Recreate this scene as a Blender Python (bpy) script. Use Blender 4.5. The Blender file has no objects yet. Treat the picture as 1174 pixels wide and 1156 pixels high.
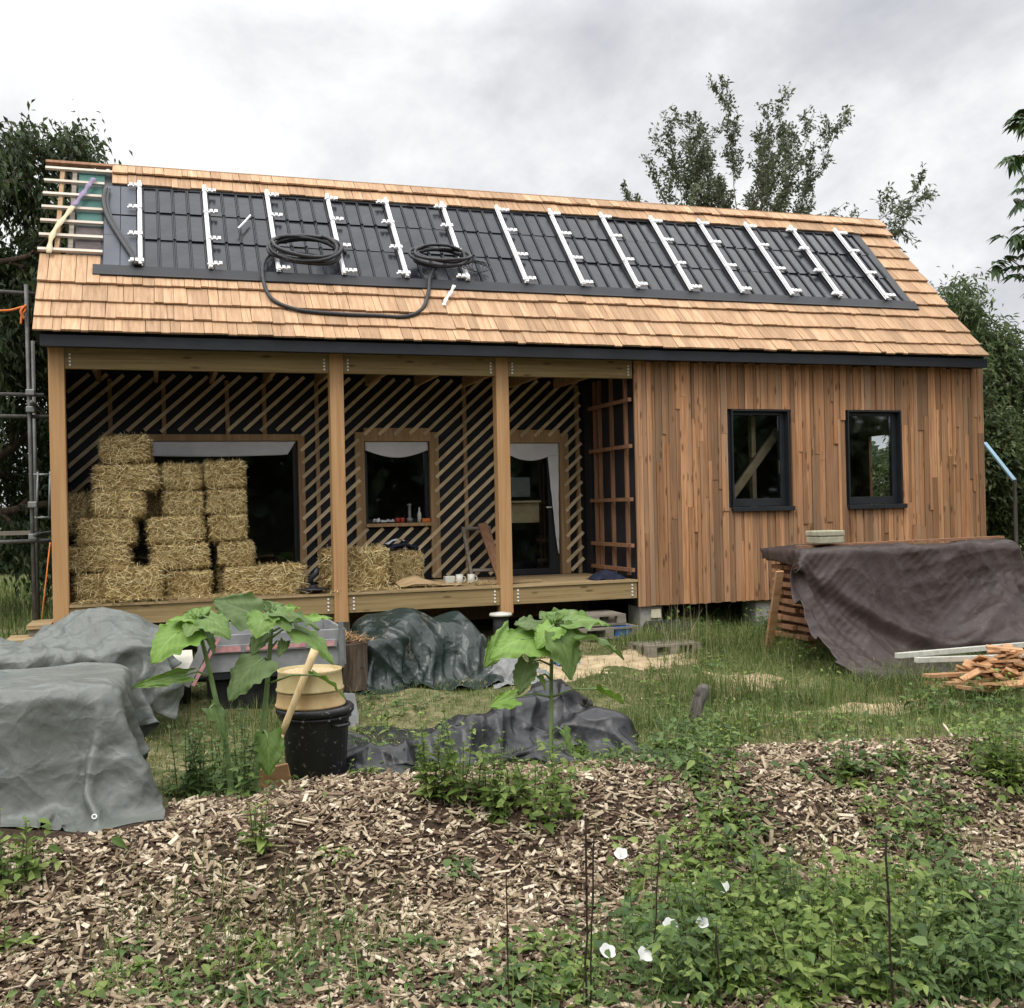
import bpy, math, random
import numpy as np
from mathutils import Vector, Matrix, noise as mnoise
R = math.radians
random.seed(7)
rng = np.random.default_rng(11)
scene = bpy.context.scene
COL = scene.collection

# ------------------------------------------------------------------ camera geometry (fitted to the photograph)
CAM = np.array([0.8747, -11.4, 1.3599]); YAW, PITCH, ROLL, FOC = 0.3169, 0.0037, 0.0222, 1250.94
FWD = np.array([math.sin(YAW)*math.cos(PITCH), math.cos(YAW)*math.cos(PITCH), math.sin(PITCH)])
RGT = np.array([math.cos(YAW), -math.sin(YAW), 0.0]); UPV = np.cross(RGT, FWD)
CR = RGT*math.cos(ROLL) - UPV*math.sin(ROLL); CU = RGT*math.sin(ROLL) + UPV*math.cos(ROLL)
def ray(px, py): return FWD + CR*((px-587)/FOC) + CU*((578-py)/FOC)
def at(px, py, Y):
    d = ray(px, py); return CAM + d*((Y-CAM[1])/d[1])

# ------------------------------------------------------------------ ground height
def sst(a, b, x):
    t = np.clip((x-a)/(b-a), 0, 1); return t*t*(3-2*t)
def crest_y(x): return -5.2 - 0.5*sst(3.2, 6.5, x) - 0.12*np.sin(x*1.7+.4)*.5
def H(x, y):
    x = np.asarray(x, float); y = np.asarray(y, float)
    base = -0.1 - 0.32*sst(-0.2, -4.4, y)
    base = np.where(y < -4.2, -0.42, base)
    yc = crest_y(x)
    zc = -0.225 - 0.02*np.sin(x*2.3) - .03*sst(1.2, -.3, x)
    back = sst(yc+0.85, yc+0.05, y)
    z = base*(1-back) + zc*back
    fr = .80*sst(yc-0.18, yc-1.35, y) + .20*sst(yc-1.1, yc-2.6, y)
    z = z - fr*(zc+0.66)*1.0*(y < yc)
    bump = 0.018*np.sin(x*3.1+y*1.3)*np.sin(y*2.7-x*.8)+0.012*np.sin(x*7.3-y*5.1)+.008*np.sin(x*11+y*13)
    return z + bump*sst(1.5, -.6, y)
def gpt(px, py):
    d = ray(px, py); s0 = 3.0
    for s in np.arange(3.0, 40, .02):
        p = CAM + d*s
        if p[2] <= H(p[0], p[1]): return p
    return CAM + d*20

# ------------------------------------------------------------------ mesh builder
class MB:
    def __init__(s): s.v=[]; s.f=[]; s.m=[]
    def add(s, V, F, m=0):
        o=len(s.v); s.v.extend([tuple(map(float,p)) for p in V]); s.f.extend([tuple(i+o for i in f) for f in F]); s.m.extend([m]*len(F)); return s
    def box(s, x0,x1,y0,y1,z0,z1,m=0):
        V=[(x0,y0,z0),(x1,y0,z0),(x1,y1,z0),(x0,y1,z0),(x0,y0,z1),(x1,y0,z1),(x1,y1,z1),(x0,y1,z1)]
        return s.add(V,[(0,3,2,1),(4,5,6,7),(0,1,5,4),(1,2,6,5),(2,3,7,6),(3,0,4,7)],m)
    def bar(s, a, b, w, t, up=(0,0,1), m=0):     # beam a->b, width w across, thickness t along up
        a=np.array(a,float); b=np.array(b,float); d=b-a; d/=np.linalg.norm(d)
        u=np.array(up,float); sd=np.cross(d,u); sd/=np.linalg.norm(sd); u=np.cross(sd,d)
        V=[p+sd*i*w/2+u*j*t/2 for p in (a,b) for i,j in ((-1,-1),(1,-1),(1,1),(-1,1))]
        return s.add(V,[(3,2,1,0),(4,5,6,7),(0,1,5,4),(1,2,6,5),(2,3,7,6),(3,0,4,7)],m)
    def tube(s, pts, r, seg=8, m=0, cap=True):
        pts=[np.array(p,float) for p in pts]; n=len(pts); rs=r if hasattr(r,'__len__') else [r]*n
        V=[];F=[]; ref=None
        for i,p in enumerate(pts):
            d=pts[min(i+1,n-1)]-pts[max(i-1,0)]; d/=np.linalg.norm(d)+1e-9
            if ref is None:
                ref=np.array([1,0,0.]) if abs(d[0])<.8 else np.array([0,1.,0])
            a=ref-d*(ref@d); a/=np.linalg.norm(a)+1e-9; ref=a; b=np.cross(d,a)
            for k in range(seg):
                t=2*math.pi*k/seg; V.append(p+(a*math.cos(t)+b*math.sin(t))*rs[i])
        for i in range(n-1):
            for k in range(seg):
                k2=(k+1)%seg; F.append((i*seg+k,i*seg+k2,(i+1)*seg+k2,(i+1)*seg+k))
        if cap: F.append(tuple(range(seg-1,-1,-1))); F.append(tuple((n-1)*seg+k for k in range(seg)))
        return s.add(V,F,m)
    def lathe(s, prof, c=(0,0,0), seg=32, m=0, ripple=None):
        V=[];F=[]; n=len(prof)
        for i,(r,z) in enumerate(prof):
            for k in range(seg):
                t=2*math.pi*k/seg; rr=r*(1+(ripple(i,t) if ripple else 0)); V.append((c[0]+rr*math.cos(t),c[1]+rr*math.sin(t),c[2]+z))
        for i in range(n-1):
            for k in range(seg):
                k2=(k+1)%seg; F.append((i*seg+k,i*seg+k2,(i+1)*seg+k2,(i+1)*seg+k))
        return s.add(V,F,m)
    def grid(s, fn, nu, nv, m=0):
        V=[fn(i/(nu-1), j/(nv-1)) for i in range(nu) for j in range(nv)]
        F=[(i*nv+j,(i+1)*nv+j,(i+1)*nv+j+1,i*nv+j+1) for i in range(nu-1) for j in range(nv-1)]
        return s.add(V,F,m)
    def build(s, name, mats, parent=None, smooth=False, bevel=0, sub=0, local=False):
        if not isinstance(mats,(list,tuple)): mats=[mats]
        V=np.array(s.v)
        if parent is not None and not local: V=V-np.array(wloc(parent))
        me=bpy.data.meshes.new(name); me.from_pydata(V.tolist(),[],s.f)
        for k in mats: me.materials.append(k)
        me.polygons.foreach_set('material_index',s.m)
        if smooth: me.polygons.foreach_set('use_smooth',[True]*len(s.f))
        me.update()
        return link(name, me, parent, bevel, sub)
def wloc(o):
    l=np.zeros(3)
    while o is not None: l+=np.array(o.location); o=o.parent
    return l
def link(name, me, parent=None, bevel=0, sub=0):
    o=bpy.data.objects.new(name, me); COL.objects.link(o)
    if parent is not None: o.parent=parent
    if bevel:
        b=o.modifiers.new('bevel','BEVEL'); b.width=bevel; b.segments=2; b.limit_method='ANGLE'; b.angle_limit=R(40)
    if sub:
        q=o.modifiers.new('sub','SUBSURF'); q.levels=sub; q.render_levels=sub
    return o
def npmesh(name, V, F, mats, parent=None, smooth=False, mi=None, local=False):
    """V (n,3), F (m,k) numpy -> one mesh object, built fast"""
    V=np.asarray(V,np.float32); F=np.asarray(F,np.int32)
    if parent is not None and not local: V=V-np.array(wloc(parent),np.float32)
    me=bpy.data.meshes.new(name); k=F.shape[1]
    me.vertices.add(len(V)); me.vertices.foreach_set('co',V.ravel())
    me.loops.add(F.size); me.loops.foreach_set('vertex_index',F.ravel())
    me.polygons.add(len(F)); me.polygons.foreach_set('loop_start',np.arange(0,F.size,k,dtype=np.int32))
    try: me.polygons.foreach_set('loop_total',np.full(len(F),k,np.int32))
    except Exception: pass
    for q in (mats if isinstance(mats,(list,tuple)) else [mats]): me.materials.append(q)
    if mi is not None: me.polygons.foreach_set('material_index',np.asarray(mi,np.int32))
    me.polygons.foreach_set('use_smooth',np.full(len(F),smooth,bool))
    me.update(calc_edges=True); me.validate()
    return link(name, me, parent)
def empty(name, loc=(0,0,0)):
    o=bpy.data.objects.new(name,None); COL.objects.link(o); o.location=tuple(map(float,loc)); o.empty_display_size=.1; return o
def tag(o, label=None, cat=None, group=None, kind=None):
    if label: o['label']=label
    if cat: o['category']=cat
    if group: o['group']=group
    if kind: o['kind']=kind
    return o

# ------------------------------------------------------------------ materials
class NT:
    def __init__(s,name):
        s.mat=bpy.data.materials.new(name); s.mat.use_nodes=True; s.t=s.mat.node_tree; s.n=s.t.nodes; s.b=s.n['Principled BSDF']; s.out=s.n['Material Output']
    def new(s,t,**k):
        q=s.n.new(t)
        for a,b in k.items(): setattr(q,a,b)
        return q
    def l(s,a,b): s.t.links.new(a,b)
    def coords(s,scale=(1,1,1),island=0.0):
        tc=s.new('ShaderNodeTexCoord'); mp=s.new('ShaderNodeMapping'); mp.inputs['Scale'].default_value=scale; s.l(tc.outputs['Object'],mp.inputs['Vector'])
        if island:
            g=s.new('ShaderNodeNewGeometry'); m=s.new('ShaderNodeMath',operation='MULTIPLY'); m.inputs[1].default_value=island; s.l(g.outputs['Random Per Island'],m.inputs[0])
            c=s.new('ShaderNodeCombineXYZ'); [s.l(m.outputs[0],c.inputs[i]) for i in range(3)]
            a=s.new('ShaderNodeVectorMath',operation='ADD'); s.l(mp.outputs[0],a.inputs[0]); s.l(c.outputs[0],a.inputs[1]); return a.outputs[0]
        return mp.outputs[0]
    def noise(s,vec,scale=5,detail=5,rough=.6,dist=0):
        q=s.new('ShaderNodeTexNoise'); q.inputs['Scale'].default_value=scale; q.inputs['Detail'].default_value=detail; q.inputs['Roughness'].default_value=rough; q.inputs['Distortion'].default_value=dist; s.l(vec,q.inputs['Vector']); return q.outputs['Fac']
    def ramp(s,fac,stops):
        q=s.new('ShaderNodeValToRGB'); e=q.color_ramp.elements
        while len(e)<len(stops): e.new(.5)
        for k,(p,c) in enumerate(stops): e[k].position=p; e[k].color=(*c,1) if len(c)==3 else c
        s.l(fac,q.inputs[0]); return q.outputs[0]
    def mix(s,fac,a,b,mode='MIX'):
        q=s.new('ShaderNodeMix',data_type='RGBA',blend_type=mode)
        for sock,val in ((q.inputs[0],fac),(q.inputs[6],a),(q.inputs[7],b)):
            if hasattr(val,'links') or isinstance(val,bpy.types.NodeSocket): s.l(val,sock)
            elif isinstance(val,(int,float)): sock.default_value=val
            else: sock.default_value=(*val,1)
        return q.outputs[2]
    def island(s,lo=0.,hi=1.):
        g=s.new('ShaderNodeNewGeometry'); m=s.new('ShaderNodeMapRange'); m.inputs['To Min'].default_value=lo; m.inputs['To Max'].default_value=hi; s.l(g.outputs['Random Per Island'],m.inputs['Value']); return m.outputs[0]
    def objrand(s,lo=0.,hi=1.):
        g=s.new('ShaderNodeObjectInfo'); m=s.new('ShaderNodeMapRange'); m.inputs['To Min'].default_value=lo; m.inputs['To Max'].default_value=hi; s.l(g.outputs['Random'],m.inputs['Value']); return m.outputs[0]
    def hsv(s,col,val=None,sat=None,hue=None):
        q=s.new('ShaderNodeHueSaturation'); s.l(col,q.inputs['Color'])
        for nm,x in (('Value',val),('Saturation',sat),('Hue',hue)):
            if x is None: continue
            if isinstance(x,(int,float)): q.inputs[nm].default_value=x
            else: s.l(x,q.inputs[nm])
        return q.outputs[0]
    def bump(s,h,strength=.3,dist=.01,prev=None):
        q=s.new('ShaderNodeBump'); q.inputs['Strength'].default_value=strength; q.inputs['Distance'].default_value=dist; s.l(h,q.inputs['Height'])
        if prev is not None: s.l(prev,q.inputs['Normal'])
        s.l(q.outputs[0],s.b.inputs['Normal']); return q.outputs[0]
    def base(s,c):
        if isinstance(c,bpy.types.NodeSocket): s.l(c,s.b.inputs['Base Color'])
        else: s.b.inputs['Base Color'].default_value=(*c,1)
    def set(s,rough=.7,spec=.3,metal=0):
        s.b.inputs['Roughness'].default_value=rough; s.b.inputs['Specular IOR Level'].default_value=spec; s.b.inputs['Metallic'].default_value=metal

def wood(name, cols, axis='z', rough=.72, isl=(.72,1.25), across=26, along=1.6, bump=.35, streak=None, knots=False):
    n=NT(name); sc=dict(x=(along,across,across),y=(across,along,across),z=(across,across,along),s=(across,along,along))[axis]
    v=n.coords(sc,island=23.0); f=n.noise(v,1.0,6,.62,.6)
    c=n.ramp(f,[(.28,cols[0]),(.5,cols[1]),(.72,cols[2])])
    if streak:
        v2=n.coords(tuple(q*.09 for q in sc),island=5.0); f2=n.noise(v2,1.6,5,.65)
        g=n.ramp(f2,[(.45,(0,0,0)),(.66,(1,1,1))]); c=n.mix(g,c,streak)
    if knots:
        ks=dict(x=(3.2,12,12),y=(12,3.2,12),z=(12,12,3.2),s=(12,4,12))[axis]; vo=n.new('ShaderNodeTexVoronoi'); vo.inputs['Scale'].default_value=1; n.l(n.coords(ks,island=11.0),vo.inputs['Vector'])
        g=n.ramp(vo.outputs['Distance'],[(.10,(.75,.75,.75)),(.21,(0,0,0))]); c=n.mix(g,c,tuple(q*.45 for q in cols[0]))
    c=n.hsv(c,n.island(*isl)); n.base(c); n.set(rough,.25); n.bump(f,bump,.004); return n.mat
def plain(name, c1, c2=None, scale=6, rough=.6, spec=.3, metal=0, bump=.1, bscale=40, isl=None, dist=.005):
    n=NT(name); v=n.coords()
    if c2 is None: c2=tuple(min(1,q*1.25) for q in c1)
    f=n.noise(v,scale,6,.6); c=n.ramp(f,[(.35,c1),(.68,c2)])
    if isl: c=n.hsv(c,n.island(*isl))
    n.base(c); n.set(rough,spec,metal)
    if bump: n.bump(n.noise(v,bscale,4),bump,dist)
    return n.mat
def leafmat(name, c1, c2, c3, trans=.3, rough=.5, spec=.35, vscale=1.5):
    n=NT(name); c=n.ramp(n.island(),[(.1,c1),(.5,c2),(.92,c3)])
    c=n.hsv(c,n.ramp(n.noise(n.coords(),vscale,3),[(.3,(.7,.7,.7)),(.7,(1.2,1.2,1.2))]))
    n.base(c); n.set(rough,spec)
    t=n.new('ShaderNodeBsdfTranslucent'); n.l(n.hsv(c,1.25,1.1),t.inputs['Color'])
    m=n.new('ShaderNodeMixShader'); m.inputs[0].default_value=trans; n.l(n.b.outputs[0],m.inputs[1]); n.l(t.outputs[0],m.inputs[2]); n.l(m.outputs[0],n.out.inputs[0]); return n.mat
def islandmat(name, stops, rough=.85, spec=.15, nscale=60, nlo=.75, nhi=1.2):
    n=NT(name); c=n.ramp(n.island(),stops); c=n.hsv(c,n.ramp(n.noise(n.coords(),nscale,3),[(.3,(nlo,)*3),(.7,(nhi,)*3)])); n.base(c); n.set(rough,spec); return n.mat
def tarpmat(name, c1, c2, c3=None, rough=.5, spec=.4, weave=220, patch=2.2, thr=(.5,.7), crease=.6):
    n=NT(name); v=n.coords(); f=n.noise(v,patch,8,.65); c=n.ramp(f,[(.3,c1),(.7,c2)])
    if c3: c=n.mix(n.ramp(n.noise(v,patch*2.1,9,.75,1.2),[(thr[0],(0,0,0)),(thr[1],(1,1,1))]),c,c3)
    fn=n.noise(v,70,4,.7); c=n.hsv(c,n.ramp(fn,[(.3,(.93,)*3),(.7,(1.06,)*3)]))
    n.base(c); n.set(rough,spec)
    dv=n.new('ShaderNodeTexNoise'); dv.inputs['Scale'].default_value=3; dv.inputs['Detail'].default_value=3; n.l(v,dv.inputs['Vector'])
    va=n.new('ShaderNodeVectorMath',operation='MULTIPLY_ADD'); n.l(dv.outputs['Color'],va.inputs[0]); va.inputs[1].default_value=(.35,.35,.35); n.l(v,va.inputs[2])
    p=None
    for sc_,st_,ds_ in ((3.2,.55,.05),(8.5,.45,.018),(21,.35,.006)):
        vo=n.new('ShaderNodeTexVoronoi'); vo.inputs['Scale'].default_value=sc_; n.l(va.outputs[0],vo.inputs['Vector']); p=n.bump(vo.outputs['Distance'],st_*crease,ds_,p)
    w=n.new('ShaderNodeTexVoronoi'); w.inputs['Scale'].default_value=weave; n.l(v,w.inputs['Vector']); n.bump(w.outputs['Distance'],.12,.002,p); return n.mat

M={}
M['shingle']=wood('cedar shingle',[(.33,.195,.108),(.47,.295,.17),(.58,.395,.25)],'s',.78,(.75,1.14),30,2.2,.3)
M['clad']=wood('larch cladding',[(.235,.107,.047),(.42,.215,.103),(.53,.305,.162)],'z',.72,(.62,1.3),34,1.5,.6,streak=(.24,.16,.10),knots=True)
M['glulam']=wood('glulam post',[(.37,.20,.085),(.46,.265,.12),(.53,.32,.155)],'z',.55,(.95,1.05),30,1.0,.15)
M['beam']=wood('treated beam',[(.20,.135,.06),(.30,.215,.10),(.37,.275,.14)],'x',.7,(.85,1.1),30,1.0,.25,knots=True)
M['deckb']=wood('deck board',[(.24,.16,.08),(.36,.26,.135),(.44,.33,.19)],'x',.75,(.85,1.12),26,1.2,.3)
M['lath']=wood('pale lath',[(.45,.335,.19),(.60,.47,.295),(.67,.55,.37)],'x',.75,(.72,1.2),8,5,.25)
M['stud']=wood('stud timber',[(.24,.145,.07),(.34,.22,.115),(.43,.29,.16)],'z',.75,(.8,1.15),26,1.4,.25)
M['redstud']=wood('reddish batten',[(.17,.085,.045),(.26,.135,.075),(.34,.19,.11)],'z',.75,(.75,1.2),26,1.4,.25)
M['batten']=wood('roof batten',[(.40,.33,.26),(.56,.48,.40),(.66,.6,.52)],'x',.75,(.85,1.1),26,1.2,.2)
M['offcut']=wood('timber offcut',[(.33,.16,.075),(.46,.26,.13),(.55,.35,.20)],'x',.75,(.6,1.25),20,2,.3)
M['old']=M['beam']
M['greywood']=wood('weathered wood',[(.12,.10,.08),(.22,.19,.15),(.31,.28,.23)],'x',.85,(.75,1.2),22,2,.5)
M['stump']=wood('weathered stump',[(.035,.03,.026),(.09,.08,.07),(.2,.18,.16)],'z',.9,(.9,1.1),24,2,.8)
M['bark']=wood('rough bark',[(.05,.036,.026),(.11,.08,.058),(.19,.15,.11)],'z',.95,(.9,1.1),18,2.5,.9)
M['handle']=wood('pale ash handle',[(.5,.35,.16),(.62,.46,.24),(.68,.54,.32)],'z',.55,(.95,1.05),30,2,.1)
M['membrane']=plain('dark wall membrane',(.012,.013,.017),(.024,.025,.032),3,.6,.3,bump=.2,bscale=12)
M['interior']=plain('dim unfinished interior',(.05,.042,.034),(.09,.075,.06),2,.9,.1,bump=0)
M['greenmem']=plain('green roof membrane',(.03,.10,.085),(.055,.15,.125),5,.55,.35,bump=.3,bscale=14)
M['brownmem']=plain('brown roof board',(.06,.048,.045),(.11,.09,.085),8,.7,.3,bump=.2)
M['black']=plain('black coated metal',(.012,.013,.016),(.02,.021,.025),4,.45,.4,bump=.05)
M['fascia']=plain('dark grey fascia',(.014,.016,.02),(.023,.025,.031),3,.5,.35,bump=.08)
M['slate']=plain('blue grey flat slate',(.06,.067,.082),(.085,.095,.115),3,.5,.4,bump=.15,bscale=20)
M['white']=plain('white aluminium',(.78,.78,.78),(.84,.84,.84),8,.4,.5,bump=0)
M['bolt']=plain('bright galvanised fixing',(.75,.75,.72),(.85,.85,.82),20,.4,.5,bump=0)
M['sheet']=plain('white dust sheet',(.62,.63,.65),(.75,.76,.78),3,.8,.2,bump=.3,bscale=10)
M['hose']=plain('black corrugated hose',(.012,.012,.014),(.03,.03,.033),30,.45,.45,bump=.6,bscale=90)
M['concrete']=plain('grey concrete',(.25,.24,.22),(.4,.39,.35),9,.9,.2,bump=.5,bscale=60)
M['galv']=plain('dull galvanised steel',(.20,.21,.205),(.30,.31,.30),10,.5,.4,metal=.5,bump=.1)
M['rubber']=plain('black rubber',(.012,.012,.012),(.03,.03,.028),14,.75,.3,bump=.3,bscale=50)
M['cream']=plain('cream plastic mudguard',(.60,.58,.48),(.7,.68,.58),5,.45,.4,bump=.05)
M['trpanel']=plain('pale grey trailer panel',(.19,.195,.195),(.29,.295,.295),6,.5,.4,bump=.1)
M['pinkred']=plain('faded red reflector',(.45,.19,.19),(.6,.36,.35),12,.35,.5,bump=0)
M['blueplastic']=plain('blue plastic',(.02,.09,.33),(.04,.15,.45),7,.4,.5,bump=.1)
M['ochre']=plain('dusty yellow ochre plastic',(.36,.28,.125),(.48,.39,.20),8,.6,.3,bump=.15)
M['tanring']=plain('tan wooden ring',(.40,.27,.12),(.5,.36,.18),8,.7,.3,bump=.2)
M['sieve']=plain('crumbly dry earth in sieve',(.38,.27,.15),(.58,.44,.28),40,.9,.1,bump=.8,bscale=60)
def binmat():
    n=NT('scuffed black bin plastic'); v=n.coords((1,1,1)); f=n.noise(v,26,8,.75,.5); c=n.mix(n.ramp(f,[(.60,(0,0,0)),(.68,(1,1,1))]),(.014,.014,.015),(.45,.44,.40)); n.base(c); n.set(.42,.45); n.bump(n.noise(v,30,5),.2,.004); return n.mat
M['bin']=binmat()
M['rust']=plain('rusty dark rod',(.02,.014,.012),(.05,.03,.022),60,.85,.2,bump=.5,bscale=120)
M['strap']=plain('faded purple and cream webbing',(.55,.47,.30),(.6,.52,.36),2,.8,.2,bump=.2)
M['purple']=plain('purple webbing',(.20,.15,.24),(.28,.22,.33),5,.8,.2,bump=.2)
M['orange']=plain('orange rope',(.65,.17,.04),(.75,.25,.08),9,.8,.2,bump=.2)
M['scaf']=plain('weathered scaffold tube',(.09,.085,.08),(.17,.165,.155),8,.6,.4,metal=.3,bump=.2)
M['blueprop']=plain('pale blue painted bar',(.20,.36,.47),(.28,.45,.56),5,.5,.4,bump=.1)
M['paper']=plain('cream paper card',(.62,.55,.40),(.72,.65,.5),6,.8,.2,bump=0)
M['ceramic']=plain('off white ceramic',(.55,.54,.48),(.66,.65,.58),5,.3,.5,bump=0)
M['redpot']=plain('red plastic pot',(.35,.03,.02),(.45,.06,.04),5,.4,.5,bump=0)
M['navy']=plain('dark navy cloth',(.012,.015,.03),(.03,.035,.06),12,.9,.2,bump=.5,bscale=30)
M['cardb']=plain('brown cardboard',(.38,.26,.14),(.48,.34,.19),5,.8,.2,bump=.15)
M['stringer']=plain('pale pole',(.42,.42,.36),(.58,.58,.5),12,.6,.3,bump=.2)
M['petal']=leafmat('white bindweed petal',(.8,.8,.78),(.84,.84,.82),(.86,.86,.84),.35)
M['t_grey']=tarpmat('grey woven tarpaulin',(.102,.112,.10),(.155,.165,.148),(.062,.09,.083),.44,.42,patch=2.6,thr=(.53,.72),crease=1.2)
M['t_green']=tarpmat('dark green tarpaulin',(.010,.019,.016),(.021,.034,.029),(.20,.195,.17),.36,.5,patch=1.5,thr=(.57,.67),crease=1.0)
M['t_black']=tarpmat('black grey groundsheet',(.009,.009,.011),(.020,.021,.024),(.05,.051,.056),.40,.5,patch=3.5,thr=(.56,.8))
M['t_brown']=tarpmat('brown tarpaulin',(.036,.025,.022),(.060,.044,.040),(.115,.094,.087),.48,.3,patch=2.0,thr=(.55,.8))
M['rubble']=tarpmat('dirty grey plastic sheet',(.16,.165,.16),(.26,.265,.255),(.08,.08,.08),.45,.4,patch=5)
M['straw']=islandmat('golden straw',[(0,(.19,.125,.045)),(.3,(.44,.32,.135)),(.65,(.66,.52,.245)),(1,(.80,.69,.40))],.75,.25,30)
M['strawcore']=plain('packed straw core',(.13,.085,.03),(.42,.30,.13),34,.95,.1,bump=1,bscale=55,dist=.02)
M['chip']=islandmat('wood chip',[(0,(.05,.033,.024)),(.2,(.15,.10,.07)),(.45,(.28,.212,.14)),(.74,(.42,.34,.235)),(1,(.61,.525,.40))],.9,.1,40)
M['soil']=plain('dark soil',(.035,.024,.017),(.075,.052,.036),10,1,.05,bump=.6,bscale=40)
M['sawdust']=plain('pale sawdust',(.33,.255,.155),(.52,.41,.26),6,.95,.1,bump=.6,bscale=70)
M['grass']=leafmat('grass blade',(.06,.105,.026),(.12,.18,.05),(.30,.30,.13),.35,.55,.2)
M['weed']=leafmat('weed leaf',(.075,.125,.024),(.14,.21,.042),(.25,.315,.09),.36,.5,.3,4)
M['nettle']=leafmat('dark weed leaf',(.045,.085,.022),(.085,.145,.038),(.15,.22,.07),.32,.5,.3,4)
M['wstem']=plain('green stem',(.06,.09,.03),(.1,.14,.05),9,.6,.3,bump=0)
M['deadstem']=plain('dry stem',(.3,.25,.14),(.42,.36,.22),9,.8,.2,bump=0)

# ------------------------------------------------------------------ numpy noise (vectorised value noise)
def _hash(i,j,k,seed):
    h=(i*374761393+j*668265263+k*2147483647+seed*144269504)&0xffffffff; h=((h^(h>>13))*1274126177)&0xffffffff; h^=h>>16
    return (h&0xffff)/65535.0
def vnoise(x,y,z=0,seed=0):
    x=np.asarray(x,float); y=np.asarray(y,float); z=np.asarray(z,float)+0*x
    i=np.floor(x).astype(np.int64); j=np.floor(y).astype(np.int64); k=np.floor(z).astype(np.int64); u,v,w=x-i,y-j,z-k
    u,v,w=(t*t*t*(t*(t*6-15)+10) for t in (u,v,w)); r=0
    for a in (0,1):
        for b in (0,1):
            for c in (0,1): r=r+_hash(i+a,j+b,k+c,seed)*(u if a else 1-u)*(v if b else 1-v)*(w if c else 1-w)
    return r
# ================================================================== THE HOUSE
house = empty('timber_house',(0,0,-.1))
tag(house,'half finished timber house with open porch, brown board cladding and cedar shingle roof','house')
ZE,ZR,YE,YR = 3.1168,5.3434,-.25,1.8636
P0=np.array([0,YE,ZE]); DV=np.array([0,YR-YE,ZR-ZE]); SL=np.linalg.norm(DV); DV/=SL; NV=np.array([0,-DV[2],DV[1]])
def RP(x,s,n=0): return P0+np.array([x,0,0])+DV*s+NV*n
def rbox(mb,x0,x1,s0,s1,n0,n1,m=0,n0b=None,n1b=None,x0b=None,x1b=None):
    """box lying in the roof plane; n0b/n1b are heights at the upper end"""
    n0b=n0 if n0b is None else n0b; n1b=n1 if n1b is None else n1b
    x0b=x0 if x0b is None else x0b; x1b=x1 if x1b is None else x1b
    V=[RP(x0,s0,n0),RP(x1,s0,n0),RP(x1b,s1,n0b),RP(x0b,s1,n0b),RP(x0,s0,n1),RP(x1,s0,n1),RP(x1b,s1,n1b),RP(x0b,s1,n1b)]
    mb.add(V,[(0,3,2,1),(4,5,6,7),(0,1,5,4),(1,2,6,5),(2,3,7,6),(3,0,4,7)],m)
XL,XR=-.18,10.86
# --- shingles: separate tapered boards laid in courses
sh=MB()
def course(s,x0,x1,ln,lift=0):
    x=x0
    while x<x1-.005:
        w=random.choice([.07,.09,.1,.12,.14,.16,.19,.22])*random.uniform(.9,1.1)
        if x1-(x+w)<.06: w=x1-x
        ds=random.uniform(-.009,.009); t=random.uniform(.016,.024); b=.030+lift+random.uniform(-.003,.006); sk=random.uniform(-.003,.003)
        rbox(sh,x+.002,x+w-.0025,s+ds,s+ln,b,b+t,0,.006+lift,.012+lift,x+.002+sk,x+w-.0025+sk)
        x+=w
TX0,TX1=.42,10.2      # solar field
for s,ln in ((-.015,.34),(.2,.38),(.465,.4)): course(s,XL,XR,ln)
course(.765,XL,.40,.53); course(.765,.40,XR,.3)
for s in (1.04,1.31,1.58,1.85,2.12,2.39): course(s,10.27,XR,.38)
course(2.64,.5,XR,.38,.03); course(2.86,.5,XR,.215,.045)
sh.build('shingle_roof',M['shingle'],house)
rd=MB(); rbox(rd,.07,XR-.02,.03,3.0,-.16,-.002); rbox(rd,XL+.02,.069,.03,1.28,-.16,-.002)
rd.build('roof_deck',M['black'],house)
rb=MB()                                           # rear slope and verge boards
def RB(x,s,n=0):
    p=RP(x,s,n).copy(); p[1]=2*YR-p[1]; return p
for k in range(11):
    s=.28*k; V=[RB(.5,s,.02),RB(XR,s,.02),RB(XR,s+.3,.005),RB(.5,s+.3,.005),RB(.5,s,.04),RB(XR,s,.04),RB(XR,s+.3,.02),RB(.5,s+.3,.02)]
    rb.add(V,[(0,1,2,3),(7,6,5,4),(4,5,1,0),(5,6,2,1),(6,7,3,2),(7,4,0,3)])
rb.build('rear_roof',M['shingle'],house)
rc=MB(); rc.box(.5,XR,YR-.05,YR+.11,ZR+.03,ZR+.045); rc.build('ridge_board',M['shingle'],house)
# --- bare battens at the left end
mb=MB(); rbox(mb,.15,.42,1.83,2.96,.004,.012); mb.build('roof_membrane',M['greenmem'],house)
mb=MB(); rbox(mb,.15,.42,1.29,1.829,.004,.012); mb.build('roof_board',M['brownmem'],house)
for x in (-.045,.085):
    mb=MB(); rbox(mb,x,x+.045,1.29,2.98,-.1,.035); mb.build('counter_batten',M['stud' if x<0 else 'greywood'],house)
for k in range(7):
    mb=MB(); s=1.31+.267*k; rbox(mb,XL-.02,.42 if k<6 else .5,s-.022,s+.022,.036,.062); mb.build('roof_batten',M['batten'],house)
mb=MB(); rbox(mb,XL-.02,.5,3.0,3.05,.036,.075); mb.build('ridge_batten',M['redstud'],house)
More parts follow.
